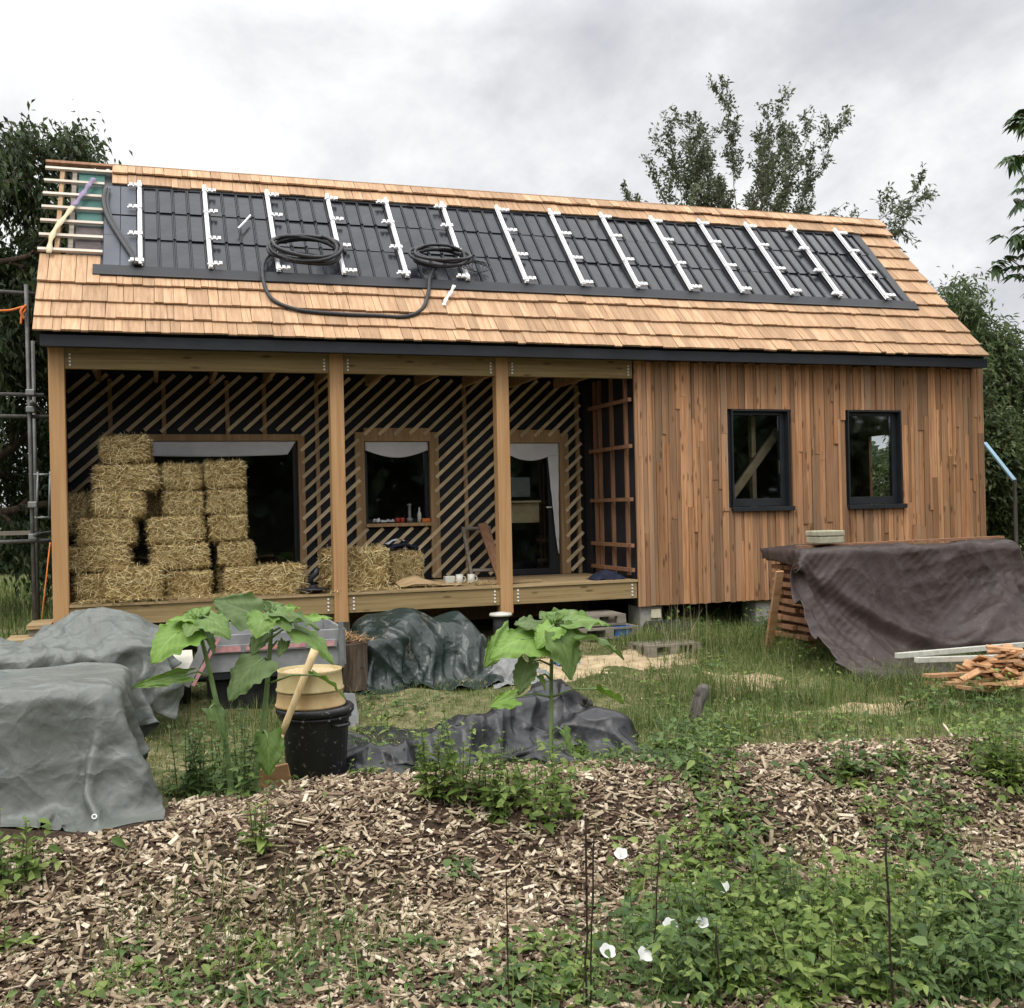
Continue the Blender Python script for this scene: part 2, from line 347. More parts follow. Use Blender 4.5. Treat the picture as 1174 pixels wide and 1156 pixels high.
# --- solar field
mb=MB()
rbox(mb,.33,10.33,.925,1.06,.042,.05,0,.062,.07); rbox(mb,.33,10.33,.915,.93,.02,.055)
rbox(mb,10.17,10.29,1.06,2.665,.03,.058); rbox(mb,.42,10.29,2.60,2.665,.045,.055); rbox(mb,.40,10.27,1.0,2.7,.004,.02)
mb.build('flashing_tray',M['black'],house)
n=NT('black glass solar slab'); v=n.coords(); c=n.ramp(n.noise(v,2.5,5,.6),[(.3,(.008,.009,.012)),(.7,(.025,.027,.036))]); n.base(c); n.set(.22,.35)
n.l(n.ramp(n.noise(v,3.5,6,.7),[(.3,(.12,.12,.12)),(.7,(.30,.30,.30))]),n.b.inputs['Roughness']); n.bump(n.noise(v,2.2,3),.25,.03); M['pv']=n.mat
for k in range(2):
    for r,(s0,s1) in enumerate(((1.07,1.62),(1.625,2.0),(2.03,2.6))):
        mb=MB(); x=.43+.165*k; rbox(mb,x,x+.158,s0,s1,.05,.062); mb.build('flat_slate',M['slate'],house)
rowS=[1.065,1.60,2.13,2.655]
prot={}
def panel(w,tag_):
    if tag_ not in prot:
        mb=MB(); nt=max(1,round(w/.172)); tw=w/nt
        for j in range(nt):
            x=j*tw; tl=random.uniform(-.004,.004)
            def B(x0,x1,s0,s1,n0,n1,n0b,n1b,mm=0):
                V=[]
                for (xx,ss,nn) in ((x0,s0,n0),(x1,s0,n0),(x1,s1,n0b),(x0,s1,n0b),(x0,s0,n1),(x1,s0,n1),(x1,s1,n1b),(x0,s1,n1b)): V.append(np.array([xx,0,0])+DV*ss+NV*nn)
                mb.add(V,[(0,3,2,1),(4,5,6,7),(0,1,5,4),(1,2,6,5),(2,3,7,6),(3,0,4,7)],mm)
            B(x+.018,x+tw-.018,0,.55,.018,.027+tl,.004,.016)
            for xx in (x+.002,x+tw-.014): B(xx,xx+.010,0,.55,.02,.043,.006,.03,1)
        prot[tag_]=mb
    return prot[tag_]
mesh_cache={}
RX=[.79+.7*i for i in range(14)]
for i in range(14):
    x0=RX[i]+.03; w=.64 if i<13 else .28
    for r in range(3):
        var=(i*3+r)%5 if i<13 else 9
        if (var,w) not in mesh_cache:
            mb=panel(w,(var,w)); o=mb.build('solar_panel',[M['pv'],M['black']],house,local=True); mesh_cache[(var,w)]=o
        else:
            o=mesh_cache[(var,w)].copy(); COL.objects.link(o); o.parent=house
        p=RP(x0,rowS[r],.022)-np.array([0,0,-.1]); o.location=p
        o.rotation_euler=(random.uniform(-.012,.012),random.uniform(-.008,.008),0)
# white mounting rails with clamps
cl=MB()
def CB(x0,x1,s0,s1,n0,n1):
    V=[np.array([xx,0,0])+DV*ss+NV*nn for (xx,ss,nn) in ((x0,s0,n0),(x1,s0,n0),(x1,s1,n0),(x0,s1,n0),(x0,s0,n1),(x1,s0,n1),(x1,s1,n1),(x0,s1,n1))]
    cl.add(V,[(0,3,2,1),(4,5,6,7),(0,1,5,4),(1,2,6,5),(2,3,7,6),(3,0,4,7)])
CB(-.075,.075,-.014,.014,0,.014)
for q in (-.06,-.01,.04): CB(q,q+.034,-.025,.025,.014,.034)
clobj=None
for i,x in enumerate(RX):
    mb=MB(); rbox(mb,x-.018,x+.018,1.05,2.675,.085,.112); rbox(mb,x-.024,x+.024,1.052,2.673,.079,.0845)
    rail=mb.build('mounting_rail',M['white'],house,bevel=.003)
    side=[-1,1,1,1,-1,-1,1,1,1,1,1,1,-1,1][i]
    for j,s in enumerate((1.10,1.60,2.12,2.56)):
        if clobj is None: clobj=cl.build('clamp',M['white'],rail,local=True); o=clobj
        else: o=clobj.copy(); COL.objects.link(o); o.parent=rail
        o.location=RP(x+side*(.052+random.uniform(-.015,.015)),s+random.uniform(-.015,.015),.09)-np.array([0,0,-.1])
# --- fascia
mb=MB(); mb.box(-.12,10.87,-.24,-.212,2.99,3.104); mb.box(-.12,10.87,-.212,-.012,3.01,3.022); mb.build('fascia_board',M['fascia'],house,bevel=.004)
mb=MB(); mb.box(-.05,10.985,-.012,.3,3.035,3.06); mb.build('soffit_trim',M['fascia'],house)
# --- posts, beams, deck edge
for x in (0,2.7132,4.5311):
    mb=MB(); mb.box(x-.072,x+.072,-.006,.138,.205,3.03); mb.build('post',M['glulam'],house,bevel=.005)
def bolts(mb,x,z0,z1,y):
    for k in range(4):
        z=z0+(z1-z0)*(.2+.2*k); mb.tube([(x,y,z),(x,y-.012,z)],.011,8,1)
for a,b in ((.073,2.64),(2.787,4.457),(4.605,6.10)):
    mb=MB(); mb.box(a,b,.02,.09,2.815,3.03); bolts(mb,a+.05,2.815,2.985,.02); bolts(mb,b-.05,2.815,2.985,.02); mb.build('porch_beam',[M['beam'],M['bolt']],house)
    mb=MB(); mb.box(a,b,.02,.075,.30,.482); bolts(mb,a+.06,.30,.49,.02); bolts(mb,b-.06,.30,.49,.02); mb.build('deck_joist',[M['beam'],M['bolt']],house)
mb=MB()
y=0.0
while y<1.53:
    w=.118; x=-.06
    for seg in (2.05+random.uniform(-.6,.6),4.2+random.uniform(-.5,.5),6.11):
        mb.box(x+.001,seg-.001,y+.002,y+w-.003,.486,.512+random.uniform(-.001,.001)); x=seg
    y+=w
mb.build('deck',M['deckb'],house,bevel=0)
mb=MB()
for x in np.arange(.35,6,.55): mb.box(x,x+.045,.08,1.5,.3,.484)
mb.box(-.05,6.1,1.49,1.53,.0,.484)
mb.build('floor_frame',M['stud'],house)
# --- porch rear wall: backing around the openings
YB=1.5357
openings=[(.55,2.49,.515,2.205),(3.272,4.075,1.21,2.195),(5.02,5.765,.515,2.175)]
mb=MB(); xs=[-.05,.55,2.49,3.272,4.075,5.02,5.765,6.2]; y0,y1=YB+.055,YB+.07
def bw(x0,x1,z0,z1): mb.box(x0,x1,y0,y1,z0,z1)
bw(-.05,.55,.3,2.98); bw(.55,2.49,2.205,2.98); bw(2.49,3.272,.3,2.98); bw(3.272,4.075,.3,1.21); bw(3.272,4.075,2.195,2.98); bw(4.075,5.02,.3,2.98); bw(5.02,5.765,2.175,2.98); bw(5.765,6.2,.3,2.98)
bw(.55,2.49,.3,.515); bw(5.02,5.765,.3,.515)
mb.build('wall_membrane',M['membrane'],house)
# studs
for x in (.43,1.0,1.697,2.115,2.72,3.0,4.53,4.95,6.02):
    if any(a-.03<x<b+.03 for a,b,_,_ in openings):
        z0=2.28
    else: z0=.515
    mb=MB(); mb.box(x-.022,x+.022,YB+.004,YB+.054,z0,2.9); mb.build('wall_stud',M['stud'],house)
# opening surrounds
for (a,b,c,d),w in zip(openings,(.075,.11,.115)):
    mb=MB(); y0,y1=YB-.02,YB+.12
    mb.box(a-w,a,y0,y1,max(c-(.28 if c>1 else 0),.515) if c>1 else c,d+w); mb.box(b,b+w,y0,y1,max(c-.68,.515) if c>1 else c,d+w)
    mb.box(a,b,y0+.002,y1-.002,d,d+(w if c<.6 and w<.1 else .16))
    if c>1: mb.box(a,b,y0-.05,y1,c-.04,c)
    mb.build('opening_surround',M['stud'],house)
# diagonal laths
def blocked(x,z):
    for (a,b,c,d),w in zip(openings,(.03,.05,.05)):
        top=.1 if w<.04 else .07
        if a-w<x<b+w and (c-.045 if c>1 else c-.2)<z<d+top: return True
    return not(-.02<x<6.07 and .53<z<2.96)
mb=MB(); K=.9
for c0 in np.arange(-5.4,2.9,.163):
    run=None
    xs=np.arange(-.05,6.12,.01)
    for x in xs:
        z=c0+K*x
        ok=not blocked(x,z)
        if ok and run is None: run=x+random.uniform(0,.02)
        if (not ok or x>=xs[-1]) and run is not None:
            e=x-.01-random.uniform(0,.015)
            if e-run>.05:
                dz=random.uniform(-.006,.006)
                mb.bar((run,YB-.012,c0+K*run+dz),(e,YB-.012,c0+K*e-dz),.022,.040,(-K/1.3454,0,1/1.3454))
            run=None
mb.build('diagonal_lath',M['lath'],house)
# window and door panes
def glassmat():
    n=NT('dark window glass'); n.b.inputs['Base Color'].default_value=(.02,.022,.024,1); n.set(.04,.5)
    tr=n.new('ShaderNodeBsdfTransparent'); tr.inputs[0].default_value=(.90,.92,.91,1)
    gl=n.new('ShaderNodeBsdfGlossy'); gl.inputs['Roughness'].default_value=.03; gl.inputs['Color'].default_value=(.9,.95,1,1)
    fr=n.new('ShaderNodeFresnel'); fr.inputs['IOR'].default_value=1.5
    m=n.new('ShaderNodeMixShader'); n.l(fr.outputs[0],m.inputs[0]); n.l(tr.outputs[0],m.inputs[1]); n.l(gl.outputs[0],m.inputs[2]); n.l(m.outputs[0],n.out.inputs[0]); return n.mat
M['glass']=glassmat()
M['frameblk']=plain('black window frame',(.012,.014,.017),(.02,.022,.026),5,.45,.4,bump=.03)
def window(a,b,c,d,y,name,fw=.05,dep=.07,sill=False,right=0):
    mb=MB(); mb.box(a,a+fw,y,y+dep,c,d); mb.box(b-fw-right,b,y,y+dep,c,d); mb.box(a+fw,b-fw-right,y+.001,y+dep-.001,c,c+fw); mb.box(a+fw,b-fw-right,y+.001,y+dep-.001,d-fw,d)
    w=mb.build(name,M['frameblk'],house,bevel=.003)
    mb=MB(); mb.box(a+fw+.001,b-fw-right-.001,y+.03,y+.045,c+fw+.001,d-fw-.001); mb.build('pane',M['glass'],w)
    return w
window(.552,2.488,.517,2.203,YB+.075,'porch_window',.05,.06)
window(3.274,4.073,1.212,2.193,YB+.075,'porch_window',.045,.06)
dr=window(5.022,5.763,.517,2.173,YB+.075,'porch_door',.07,.06,right=.06)
mb=MB(); mb.tube([(5.655,YB+.07,1.36),(5.655,YB+.03,1.36),(5.585,YB+.03,1.36)],.009,8); mb.build('door_handle',M['bolt'],dr,smooth=True)
# --- porch side wall (end of the clad room)
mb=MB(); mb.box(6.13,6.15,.05,YB+.3,.2,3.0); mb.build('side_membrane',M['membrane'],house)
for yv in (1.17,1.02,.656,.244):
    mb=MB(); mb.box(6.088,6.128,yv-.02,yv+.02,.55,2.9); mb.build('side_stud',M['redstud'],house)
for z in (.62,.9,1.43,2.04,2.573):
    mb=MB(); mb.bar((6.068,.03,z),(6.068,1.25,z),.038,.042); mb.build('side_batten',M['redstud'],house)
mb=MB(); mb.box(6.085,6.128,1.28,YB-.03,.515,2.9); mb.build('corner_board',M['membrane'],house)
mb=MB(); mb.box(-.052,-.012,.145,YB+.05,.30,2.97); mb.build('end_membrane',M['fascia'],house)
mb=MB(); mb.box(-.05,6.13,.1,YB+.05,2.985,3.0); mb.build('porch_ceiling',M['membrane'],house)
for x in np.arange(.3,6,.6):
    mb=MB(); mb.box(x,x+.045,.1,YB,2.86,2.984); mb.build('ceiling_joist',M['stud'],house)
# --- clad front wall
W1=(7.352,8.132,1.318,2.465); W2=(8.953,9.735,1.314,2.465)
mb=MB(); x=6.112
def boardseg(x0,x1,z0,z1,y): mb.box(x0,x1,y,.03,z0,z1)
while x<11.0:
    w=random.choice([.04,.048,.055,.06,.07,.085])
    if 11.0-(x+w)<.045: w=11.0-x
    x1=x+w
    spans=[(.2+random.uniform(-.006,.006),3.02-random.uniform(0,.02))]
    for wa,wb,wc,wd in (W1,W2):
        if x1>wa+.006 and x<wb-.006: spans=[(spans[0][0],wc-.012),(wd+.004,spans[0][1])]
    bx0,bx1=x,x1
    for wa,wb,_,_ in (W1,W2):
        if x<wa<x1 and len(spans)>1: pass
    for z0,z1 in spans:
        zz=z0
        while zz<z1-.01:
            L=random.uniform(.7,2.6); ze=min(z1,zz+L)
            if z1-ze<.35: ze=z1
            boardseg(bx0+.002,bx1-.0022,zz+.001,ze-.001,random.uniform(-.010,.012)); zz=ze
    x=x1
mb.build('wall_cladding',M['clad'],house)
mb=MB()
xa=[6.15,W1[0],W1[1],W2[0],W2[1],11.0]
def bk(x0,x1,z0,z1): mb.box(x0,x1,.032,.16,z0,z1)
bk(6.15,W1[0],.2,2.99); bk(W1[0],W1[1],.2,W1[2]-.05); bk(W1[0],W1[1],W1[3],2.99); bk(W1[1],W2[0],.2,2.99); bk(W2[0],W2[1],.2,W2[2]-.05); bk(W2[0],W2[1],W2[3],2.99); bk(W2[1],11.0,.2,2.99)
mb.build('wall_core',M['membrane'],house)
for (a,b,c,d) in (W1,W2):
    mb=MB(); mb.box(a+.001,a+.018,-.012,.155,c,d); mb.box(b-.018,b-.001,-.012,.155,c,d); mb.box(a+.018,b-.018,-.011,.154,d-.018,d-.001)
    jm=mb.build('window',M['frameblk'],house)
    mb=MB(); f=.055; y=.07; mb.box(a+.019,a+.019+f*.55,y,y+.07,c,d-.02); mb.box(b-.019-f*1.1,b-.019,y,y+.07,c,d-.02); mb.box(a+.05,b-.08,y+.001,y+.069,c+.0,c+.09); mb.box(a+.05,b-.08,y+.001,y+.069,d-.06,d-.021); mb.build('window_frame',M['frameblk'],jm,bevel=.003)
    mb=MB(); mb.box(a+.05,b-.08,y+.03,y+.045,c+.09,d-.06); mb.build('pane',M['glass'],jm)
    mb=MB(); mb.box(a-.022,b+.03,-.05,.07,c-.045,c-.005); mb.box(a-.022,b+.03,-.056,-.05,c-.06,c-.006); mb.build('window_sill',M['frameblk'],jm,bevel=.003)
# --- room behind: floor, inner walls, rear wall; rear and gable openings added to light the room
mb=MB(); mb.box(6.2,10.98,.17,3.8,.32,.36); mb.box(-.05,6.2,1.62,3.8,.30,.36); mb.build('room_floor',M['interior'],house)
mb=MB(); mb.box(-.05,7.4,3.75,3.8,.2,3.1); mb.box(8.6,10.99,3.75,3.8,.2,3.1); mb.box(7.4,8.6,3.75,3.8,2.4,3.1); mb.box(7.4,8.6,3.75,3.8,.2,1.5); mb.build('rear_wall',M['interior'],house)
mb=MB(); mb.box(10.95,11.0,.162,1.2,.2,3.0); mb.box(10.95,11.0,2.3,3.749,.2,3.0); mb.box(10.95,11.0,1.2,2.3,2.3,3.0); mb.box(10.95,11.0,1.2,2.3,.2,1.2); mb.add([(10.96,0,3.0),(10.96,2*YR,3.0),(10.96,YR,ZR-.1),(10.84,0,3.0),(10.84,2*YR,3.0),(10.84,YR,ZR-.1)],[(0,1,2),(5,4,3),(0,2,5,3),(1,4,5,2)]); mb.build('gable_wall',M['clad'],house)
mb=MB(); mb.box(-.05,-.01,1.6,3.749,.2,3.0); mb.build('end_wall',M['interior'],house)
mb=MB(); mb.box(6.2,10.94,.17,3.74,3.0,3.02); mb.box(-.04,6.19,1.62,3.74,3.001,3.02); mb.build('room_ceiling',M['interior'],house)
mb=MB(); mb.bar((7.45,.42,1.3),(8.25,.42,2.25),.1,.045,(0,1,0)); mb.build('diagonal_brace',M['lath'],house)
for x in (7.47,7.93):
    mb=MB(); mb.box(x-.025,x+.03,.48,.56,.37,2.98); mb.build('inner_stud',M['lath'],house)
mb=MB(); mb.box(5.06,5.56,1.78,1.81,1.17,1.42); mb.box(5.06,5.56,1.7,1.95,1.425,1.45); mb.build('inner_counter',M['lath'],house)
mb=MB(); mb.box(5.12,5.45,1.8,1.82,1.5,1.75); mb.build('inner_panel',M['trpanel'],house)
# --- foundation blocks
for (a,b,y0,y1,z0,z1) in ((6.15,6.43,.06,.4,-.14,.198),(7.66,7.93,.06,.4,-.14,.198),(9.2,9.5,.06,.4,-.14,.198),(10.6,10.9,.06,.4,-.14,.198),(.05,.3,.3,.6,-.14,.298),(2.6,2.85,.3,.6,-.14,.298)):
    mb=MB(); mb.box(a,b,y0,y1,z0,z1); mb.build('foundation_pier',M['concrete'],house,bevel=.01)
mb=MB(); mb.box(.0,11.0,2.0,2.1,-.12,.19); mb.build('underfloor_skirt',M['membrane'],house)
# ================================================================== STRAW BALES
def bale_mesh(L,W,Hh,seed,nst):
    r=np.random.default_rng(seed); mb=[]
    nx,ny,nz=14,9,8; V=[];F=[]; idx={}
    def key(i,j,k):
        t=(i,j,k)
        if t not in idx:
            p=np.array([(i/nx-.5),(j/ny-.5),(k/nz-.5)]); q=p*2
            rr=np.max(np.abs(q)); s=1-.05*np.sum(np.abs(q)>.99)+.035*(mnoise.noise(Vector(q*2.2+seed)))+.03*mnoise.noise(Vector(q*7+seed*3))
            # two twine grooves across the length
            g=sum(math.exp(-((q[0]-t0)/.09)**2) for t0 in (-.4,.4))*.03
            idx[t]=len(V); V.append((p[0]*L*s, p[1]*W*(s-g), (p[2]*(s-g)+.5)*Hh))
        return idx[t]
    for a,(n1,n2) in ((2,(nx,ny)),(1,(nx,nz)),(0,(ny,nz))):
        for e in (0,1):
            for i in range(n1):
                for j in range(n2):
                    def T(i,j): return {2:(i,j,e*nz),1:(i,e*ny,j),0:(e*nx,i,j)}[a]
                    q=(key(*T(i,j)),key(*T(i+1,j)),key(*T(i+1,j+1)),key(*T(i,j+1)))
                    F.append(q if (e==1)!=(a==1) else q[::-1])
    V=np.array(V); nb=len(V); F=np.array(F); 
    # loose straws lying along the faces and sticking out
    fc=V[F].mean(1); a_=V[F[:,1]]-V[F[:,0]]; b_=V[F[:,3]]-V[F[:,0]]; N=np.cross(a_,b_); A=np.linalg.norm(N,axis=1); N/=A[:,None]
    pick=r.choice(len(F),nst,p=A/A.sum()); u=r.random((nst,1)); w=r.random((nst,1))
    c=V[F[pick,0]]+a_[pick]*u+b_[pick]*w; n=N[pick]
    d=r.normal(size=(nst,3)); d-=n*np.sum(d*n,1)[:,None]; d[:,0]*=1.7; d[:,2]*=.8; d+=n*np.abs(r.normal(size=(nst,1)))*r.choice([.15,.35,1.1],(nst,1),p=[.66,.28,.06]); d/=np.linalg.norm(d,axis=1)[:,None]
    ln=r.uniform(.04,.14,(nst,1)); wd=r.uniform(.0016,.0038,(nst,1)); sd=np.cross(d,n); sd/=np.linalg.norm(sd,axis=1)[:,None]+1e-9
    o=c+n*r.uniform(-.004,.012,(nst,1)); kink=n*r.normal(0,.012,(nst,1))-np.array([0,0,.01])
    p0=o-d*ln/2; p1=o+kink*.5; p2=o+d*ln/2+kink
    SV=np.stack([p0-sd*wd,p0+sd*wd,p1-sd*wd,p1+sd*wd,p2-sd*wd*.6,p2+sd*wd*.6],1).reshape(-1,3)
    bi=nb+np.arange(nst)*6; SF=np.concatenate([np.stack([bi,bi+1,bi+3,bi+2],1),np.stack([bi+2,bi+3,bi+5,bi+4],1)])
    return np.concatenate([V,SV]),np.concatenate([F,SF]),np.concatenate([np.zeros(len(F)),np.ones(len(SF))])
bale_me={}
def bale(x0,x1,y0,y1,z0,z1,label,rot=0.,v=0):
    L,W,Hh=x1-x0,y1-y0,z1-z0
    if v not in bale_me:
        V,F,mi=bale_mesh(.75,.48,.31,v+3,3000); o=npmesh('straw_bale',V,F,[M['strawcore'],M['straw']],mi=mi); bale_me[v]=(o.data,True)
    else:
        o=bpy.data.objects.new('straw_bale',bale_me[v][0]); COL.objects.link(o)
    o.location=((x0+x1)/2,(y0+y1)/2,z0); o.scale=(L/.75*.985,W/.48,Hh/.31*.985); o.rotation_euler=(random.uniform(-.04,.04),random.uniform(-.04,.04),rot+random.uniform(-.07,.07)+(math.pi if random.random()<.5 else 0))
    tag(o,label,'straw bale','straw bales stacked on the porch deck'); return o
B=[ # x0,x1,y0,y1,z0,z1
 (.06,.62,.26,.75,.515,.80,'lowest straw bale beside the left corner post, mostly behind another bale'),
 (.03,.66,.30,.80,.80,1.08,'wide shaggy straw bale second from the bottom of the left stack'),
 (.10,.70,.32,.82,1.06,1.36,'straw bale third from the bottom of the left stack'),
 (.02,.30,.55,1.0,1.15,1.62,'slumped straw bale wedged between the corner post and the left stack'),
 (.25,.80,.32,.80,1.34,1.635,'straw bale two below the topmost bale of the left stack'),
 (.28,.95,.34,.82,1.62,1.905,'straw bale directly under the topmost bale of the left stack'),
 (.36,.88,.38,.84,1.895,2.20,'topmost straw bale of the whole porch stack'),
 (.40,.94,.05,.50,.515,.86,'straw bale at the deck edge in front of the left stack'),
 (.95,1.45,.36,.85,.515,.80,'bottom straw bale of the middle stack'),
 (.82,1.42,.36,.85,.79,1.075,'second straw bale from the bottom of the middle stack'),
 (.79,1.385,.38,.86,1.065,1.365,'straw bale third from the bottom of the middle stack'),
 (.95,1.385,.45,.92,1.355,1.635,'straw bale just below the top bale of the middle stack'),
 (.94,1.375,.45,.92,1.625,1.915,'top straw bale of the middle stack'),
 (.66,.98,.72,1.18,1.335,1.64,'shadowed straw bale set back in the gap between the left and middle stacks'),
 (1.48,1.90,.62,1.08,.515,.82,'bottom straw bale of the right stack, behind the long single bale'),
 (1.49,1.885,.42,.88,.81,1.09,'second straw bale from the bottom of the right stack'),
 (1.41,1.825,.42,.88,1.08,1.37,'middle straw bale of the right stack'),
 (1.39,1.815,.45,.90,1.36,1.645,'straw bale just below the top bale of the right stack'),
 (1.37,1.82,.45,.90,1.635,1.94,'top straw bale of the right stack'),
 (1.56,2.40,.20,.60,.515,.82,'long single straw bale lying in front of the right stack'),
 (2.58,3.32,.30,.72,.515,.975,'tall straw bale behind the second post'),
 (3.40,3.80,.75,1.2,.515,.91,'smaller shadowed straw bale with a black and white bag on top'),
]
for i,b in enumerate(B): bale(*b,v=i%4)
# loose straw fallen at the foot of the stacks
def litter(name,pts,zf,label,mat,ln=(.06,.2),wd=(.0018,.004),flat=.15,kind='stuff'):
    n=len(pts); r=rng; a=r.uniform(0,2*np.pi,n); d=np.stack([np.cos(a),np.sin(a),r.normal(0,flat,n)],1); L=r.uniform(*ln,(n,1)); w=r.uniform(*wd,(n,1))
    sd=np.stack([-np.sin(a),np.cos(a),np.zeros(n)],1); c=np.stack([pts[:,0],pts[:,1],zf(pts[:,0],pts[:,1])+r.uniform(.003,.03,n)],1)
    V=np.stack([c-d*L/2-sd*w,c-d*L/2+sd*w,c+[0,0,.008]-sd*w,c+[0,0,.008]+sd*w,c+d*L/2-sd*w*.5,c+d*L/2+sd*w*.5],1).reshape(-1,3); i=np.arange(n)*6
    F=np.concatenate([np.stack([i,i+1,i+3,i+2],1),np.stack([i+2,i+3,i+5,i+4],1)])
    return tag(npmesh(name,V,F,mat),label,kind=kind)
pp=np.stack([rng.uniform(.1,3.4,1500),np.abs(rng.normal(0,.25,1500))+.01],1); pp=np.concatenate([pp,np.stack([rng.normal(.65,.2,500),rng.uniform(.0,.2,500)],1),np.stack([rng.normal(4.0,.35,350),rng.uniform(.1,.9,350)],1)])
litter('loose_straw',pp,lambda x,y:np.full_like(x,.516),'loose straw scattered on the porch deck',M['straw'])

# ================================================================== CLOTH
def drape(nx,ny,corners,cols,steps=130,iters=9,slack=1.0,seed=0,pins=None,wrinkle=.012,fric=.55,g=.0011,xfn=None,floor=True):
    r=np.random.default_rng(seed); c=[np.array(q,float) for q in corners]
    u=np.linspace(0,1,nx)[:,None,None]; v=np.linspace(0,1,ny)[None,:,None]
    P=(c[0]*(1-u)+c[1]*u)*(1-v)+(c[3]*(1-u)+c[2]*u)*v
    if xfn is not None: P=xfn(P)
    lu=np.linalg.norm(np.diff(P,axis=0),axis=2)*slack; lv=np.linalg.norm(np.diff(P,axis=1),axis=2)*slack
    ld=np.linalg.norm(P[1:,1:]-P[:-1,:-1],axis=2)*slack; le=np.linalg.norm(P[1:,:-1]-P[:-1,1:],axis=2)*slack
    P[...,2]+=r.normal(0,wrinkle,(nx,ny)); P[...,:2]+=r.normal(0,wrinkle*.5,(nx,ny,2))
    Q=P.copy(); pin=[]
    if pins:
        for (i,j,t) in pins: pin.append((i,j,P[i,j].copy(),np.array(t,float)))
    def con(A,Bv,L,k=1.0):
        d=Bv-A; n=np.sqrt((d*d).sum(-1))+1e-9; s=((n-L)/n*.5*k)[...,None]*d; A+=s; Bv-=s
    for st in range(steps):
        V=(P-Q)*.965; Q=P.copy(); P=P+V; P[...,2]-=g
        for it in range(iters):
            for o in (0,1):
                con(P[o:-1:2],P[o+1::2],lu[o::2]); con(P[:,o:-1:2],P[:,o+1::2],lv[:,o::2])
            for o in (0,1):
                con(P[o:-1:2,:-1],P[o+1::2,1:],ld[o::2],.6); con(P[o:-1:2,1:],P[o+1::2,:-1],le[o::2],.6)
            con(P[:-2],P[2:],lu[:-1]+lu[1:],.02); con(P[:,:-2],P[:,2:],lv[:,:-1]+lv[:,1:],.02)
            for (i,j,a,b) in pin:
                t=min(1,st/(steps*.45)); P[i,j]=a*(1-t)+b*t
        hit=np.zeros(P.shape[:2],bool)
        for kd,ce,hf,rz in cols:
            q=P-np.array(ce); cs,sn=math.cos(rz),math.sin(rz); x=q[...,0]*cs+q[...,1]*sn; y=-q[...,0]*sn+q[...,1]*cs; z=q[...,2]
            if kd=='ell':
                s=np.sqrt((x/hf[0])**2+(y/hf[1])**2+(z/hf[2])**2)+1e-6; ins=s<1
                f=np.where(ins,1/s,1)[...,None]; P=np.array(ce)+q*f
            else:
                m=.02; dx=hf[0]+m-np.abs(x); dy=hf[1]+m-np.abs(y); dz=hf[2]+m-z; ins=(dx>0)&(dy>0)&(dz>0)&(z>-hf[2]-.3)
                b=np.argmin(np.stack([dx,dy,dz*1.0],-1),-1)
                x2=np.where(ins&(b==0),np.sign(x)*(hf[0]+m),x); y2=np.where(ins&(b==1),np.sign(y)*(hf[1]+m),y); z2=np.where(ins&(b==2),hf[2]+m,z)
                P=np.array(ce)+np.stack([x2*cs-y2*sn,x2*sn+y2*cs,z2],-1)
            hit|=ins
        if floor:
            h=H(P[...,0],P[...,1])+.012; ins=P[...,2]<h; P[...,2]=np.where(ins,h,P[...,2]); hit|=ins
        Q=np.where(hit[...,None],Q+(P-Q)*fric,Q)
    return P
def upsample(P,ax):
    n=P.shape[ax]; P=np.moveaxis(P,ax,0); Q=np.concatenate([2*P[:1]-P[1:2],P,2*P[-1:]-P[-2:-1]]); m=(-Q[:-3]+9*Q[1:-2]+9*Q[2:-1]-Q[3:])/16
    O=np.zeros((2*n-1,)+P.shape[1:]); O[0::2]=P; O[1::2]=m; return np.moveaxis(O,0,ax)
def crumple(P,amp,seed,sc=1.0,fan=None,dirs=(1,1)):
    """fold and crease a settled cloth along its own normals"""
    for _ in range(2):
        P[1:-1,1:-1]=.5*P[1:-1,1:-1]+.125*(P[:-2,1:-1]+P[2:,1:-1]+P[1:-1,:-2]+P[1:-1,2:])
    P=upsample(upsample(upsample(upsample(P,0),1),0),1); n0,n1,_=P.shape
    lu=np.concatenate([[0],np.cumsum(np.linalg.norm(np.diff(P,axis=0),axis=2).mean(1))]); lv=np.concatenate([[0],np.cumsum(np.linalg.norm(np.diff(P,axis=1),axis=2).mean(0))])
    U,Vv=np.meshgrid(lu,lv,indexing='ij'); N=np.cross(np.gradient(P,axis=0),np.gradient(P,axis=1)); N/=np.linalg.norm(N,axis=2)[...,None]+1e-9; N*=np.sign(N[...,2:3].mean()+1e-9)
    rs=np.random.default_rng(seed); wx=U+.10*vnoise(U*1.3,Vv*1.3,0,seed+50); wy=Vv+.10*vnoise(U*1.3,Vv*1.3,0,seed+51); d=np.zeros((n0,n1))
    for k in range(8):          # straight creases: triangle waves in many directions, each alive only in patches
        an=rs.uniform(0,math.pi); f=rs.uniform(1.1,2.2)*(1.32**k)*sc*.75; x=(wx*math.cos(an)*dirs[0]+wy*math.sin(an)*dirs[1])*f+rs.uniform(0,9)
        tri=np.abs(2*(x-np.floor(x))-1); tri=np.where(tri>.5,tri**1.6,tri*.66); m=np.clip(vnoise(U*1.6*sc,Vv*1.6*sc,k*5.1,seed+k)*2.6-1.0,0,1)
        d+=(tri-.5)*m*(1.0/f**.9)*1.9
    r=1-np.abs(2*vnoise(wx*2.2*sc*dirs[0],wy*2.2*sc*dirs[1],1,seed)-1); d+=.35*(r**4-.2)
    d*=amp
    if fan is not None: d+=fan(U/lu[-1],Vv/lv[-1])
    P=P+N*d[...,None]; h=H(P[...,0],P[...,1])+.006; P[...,2]=np.maximum(P[...,2],h); return P
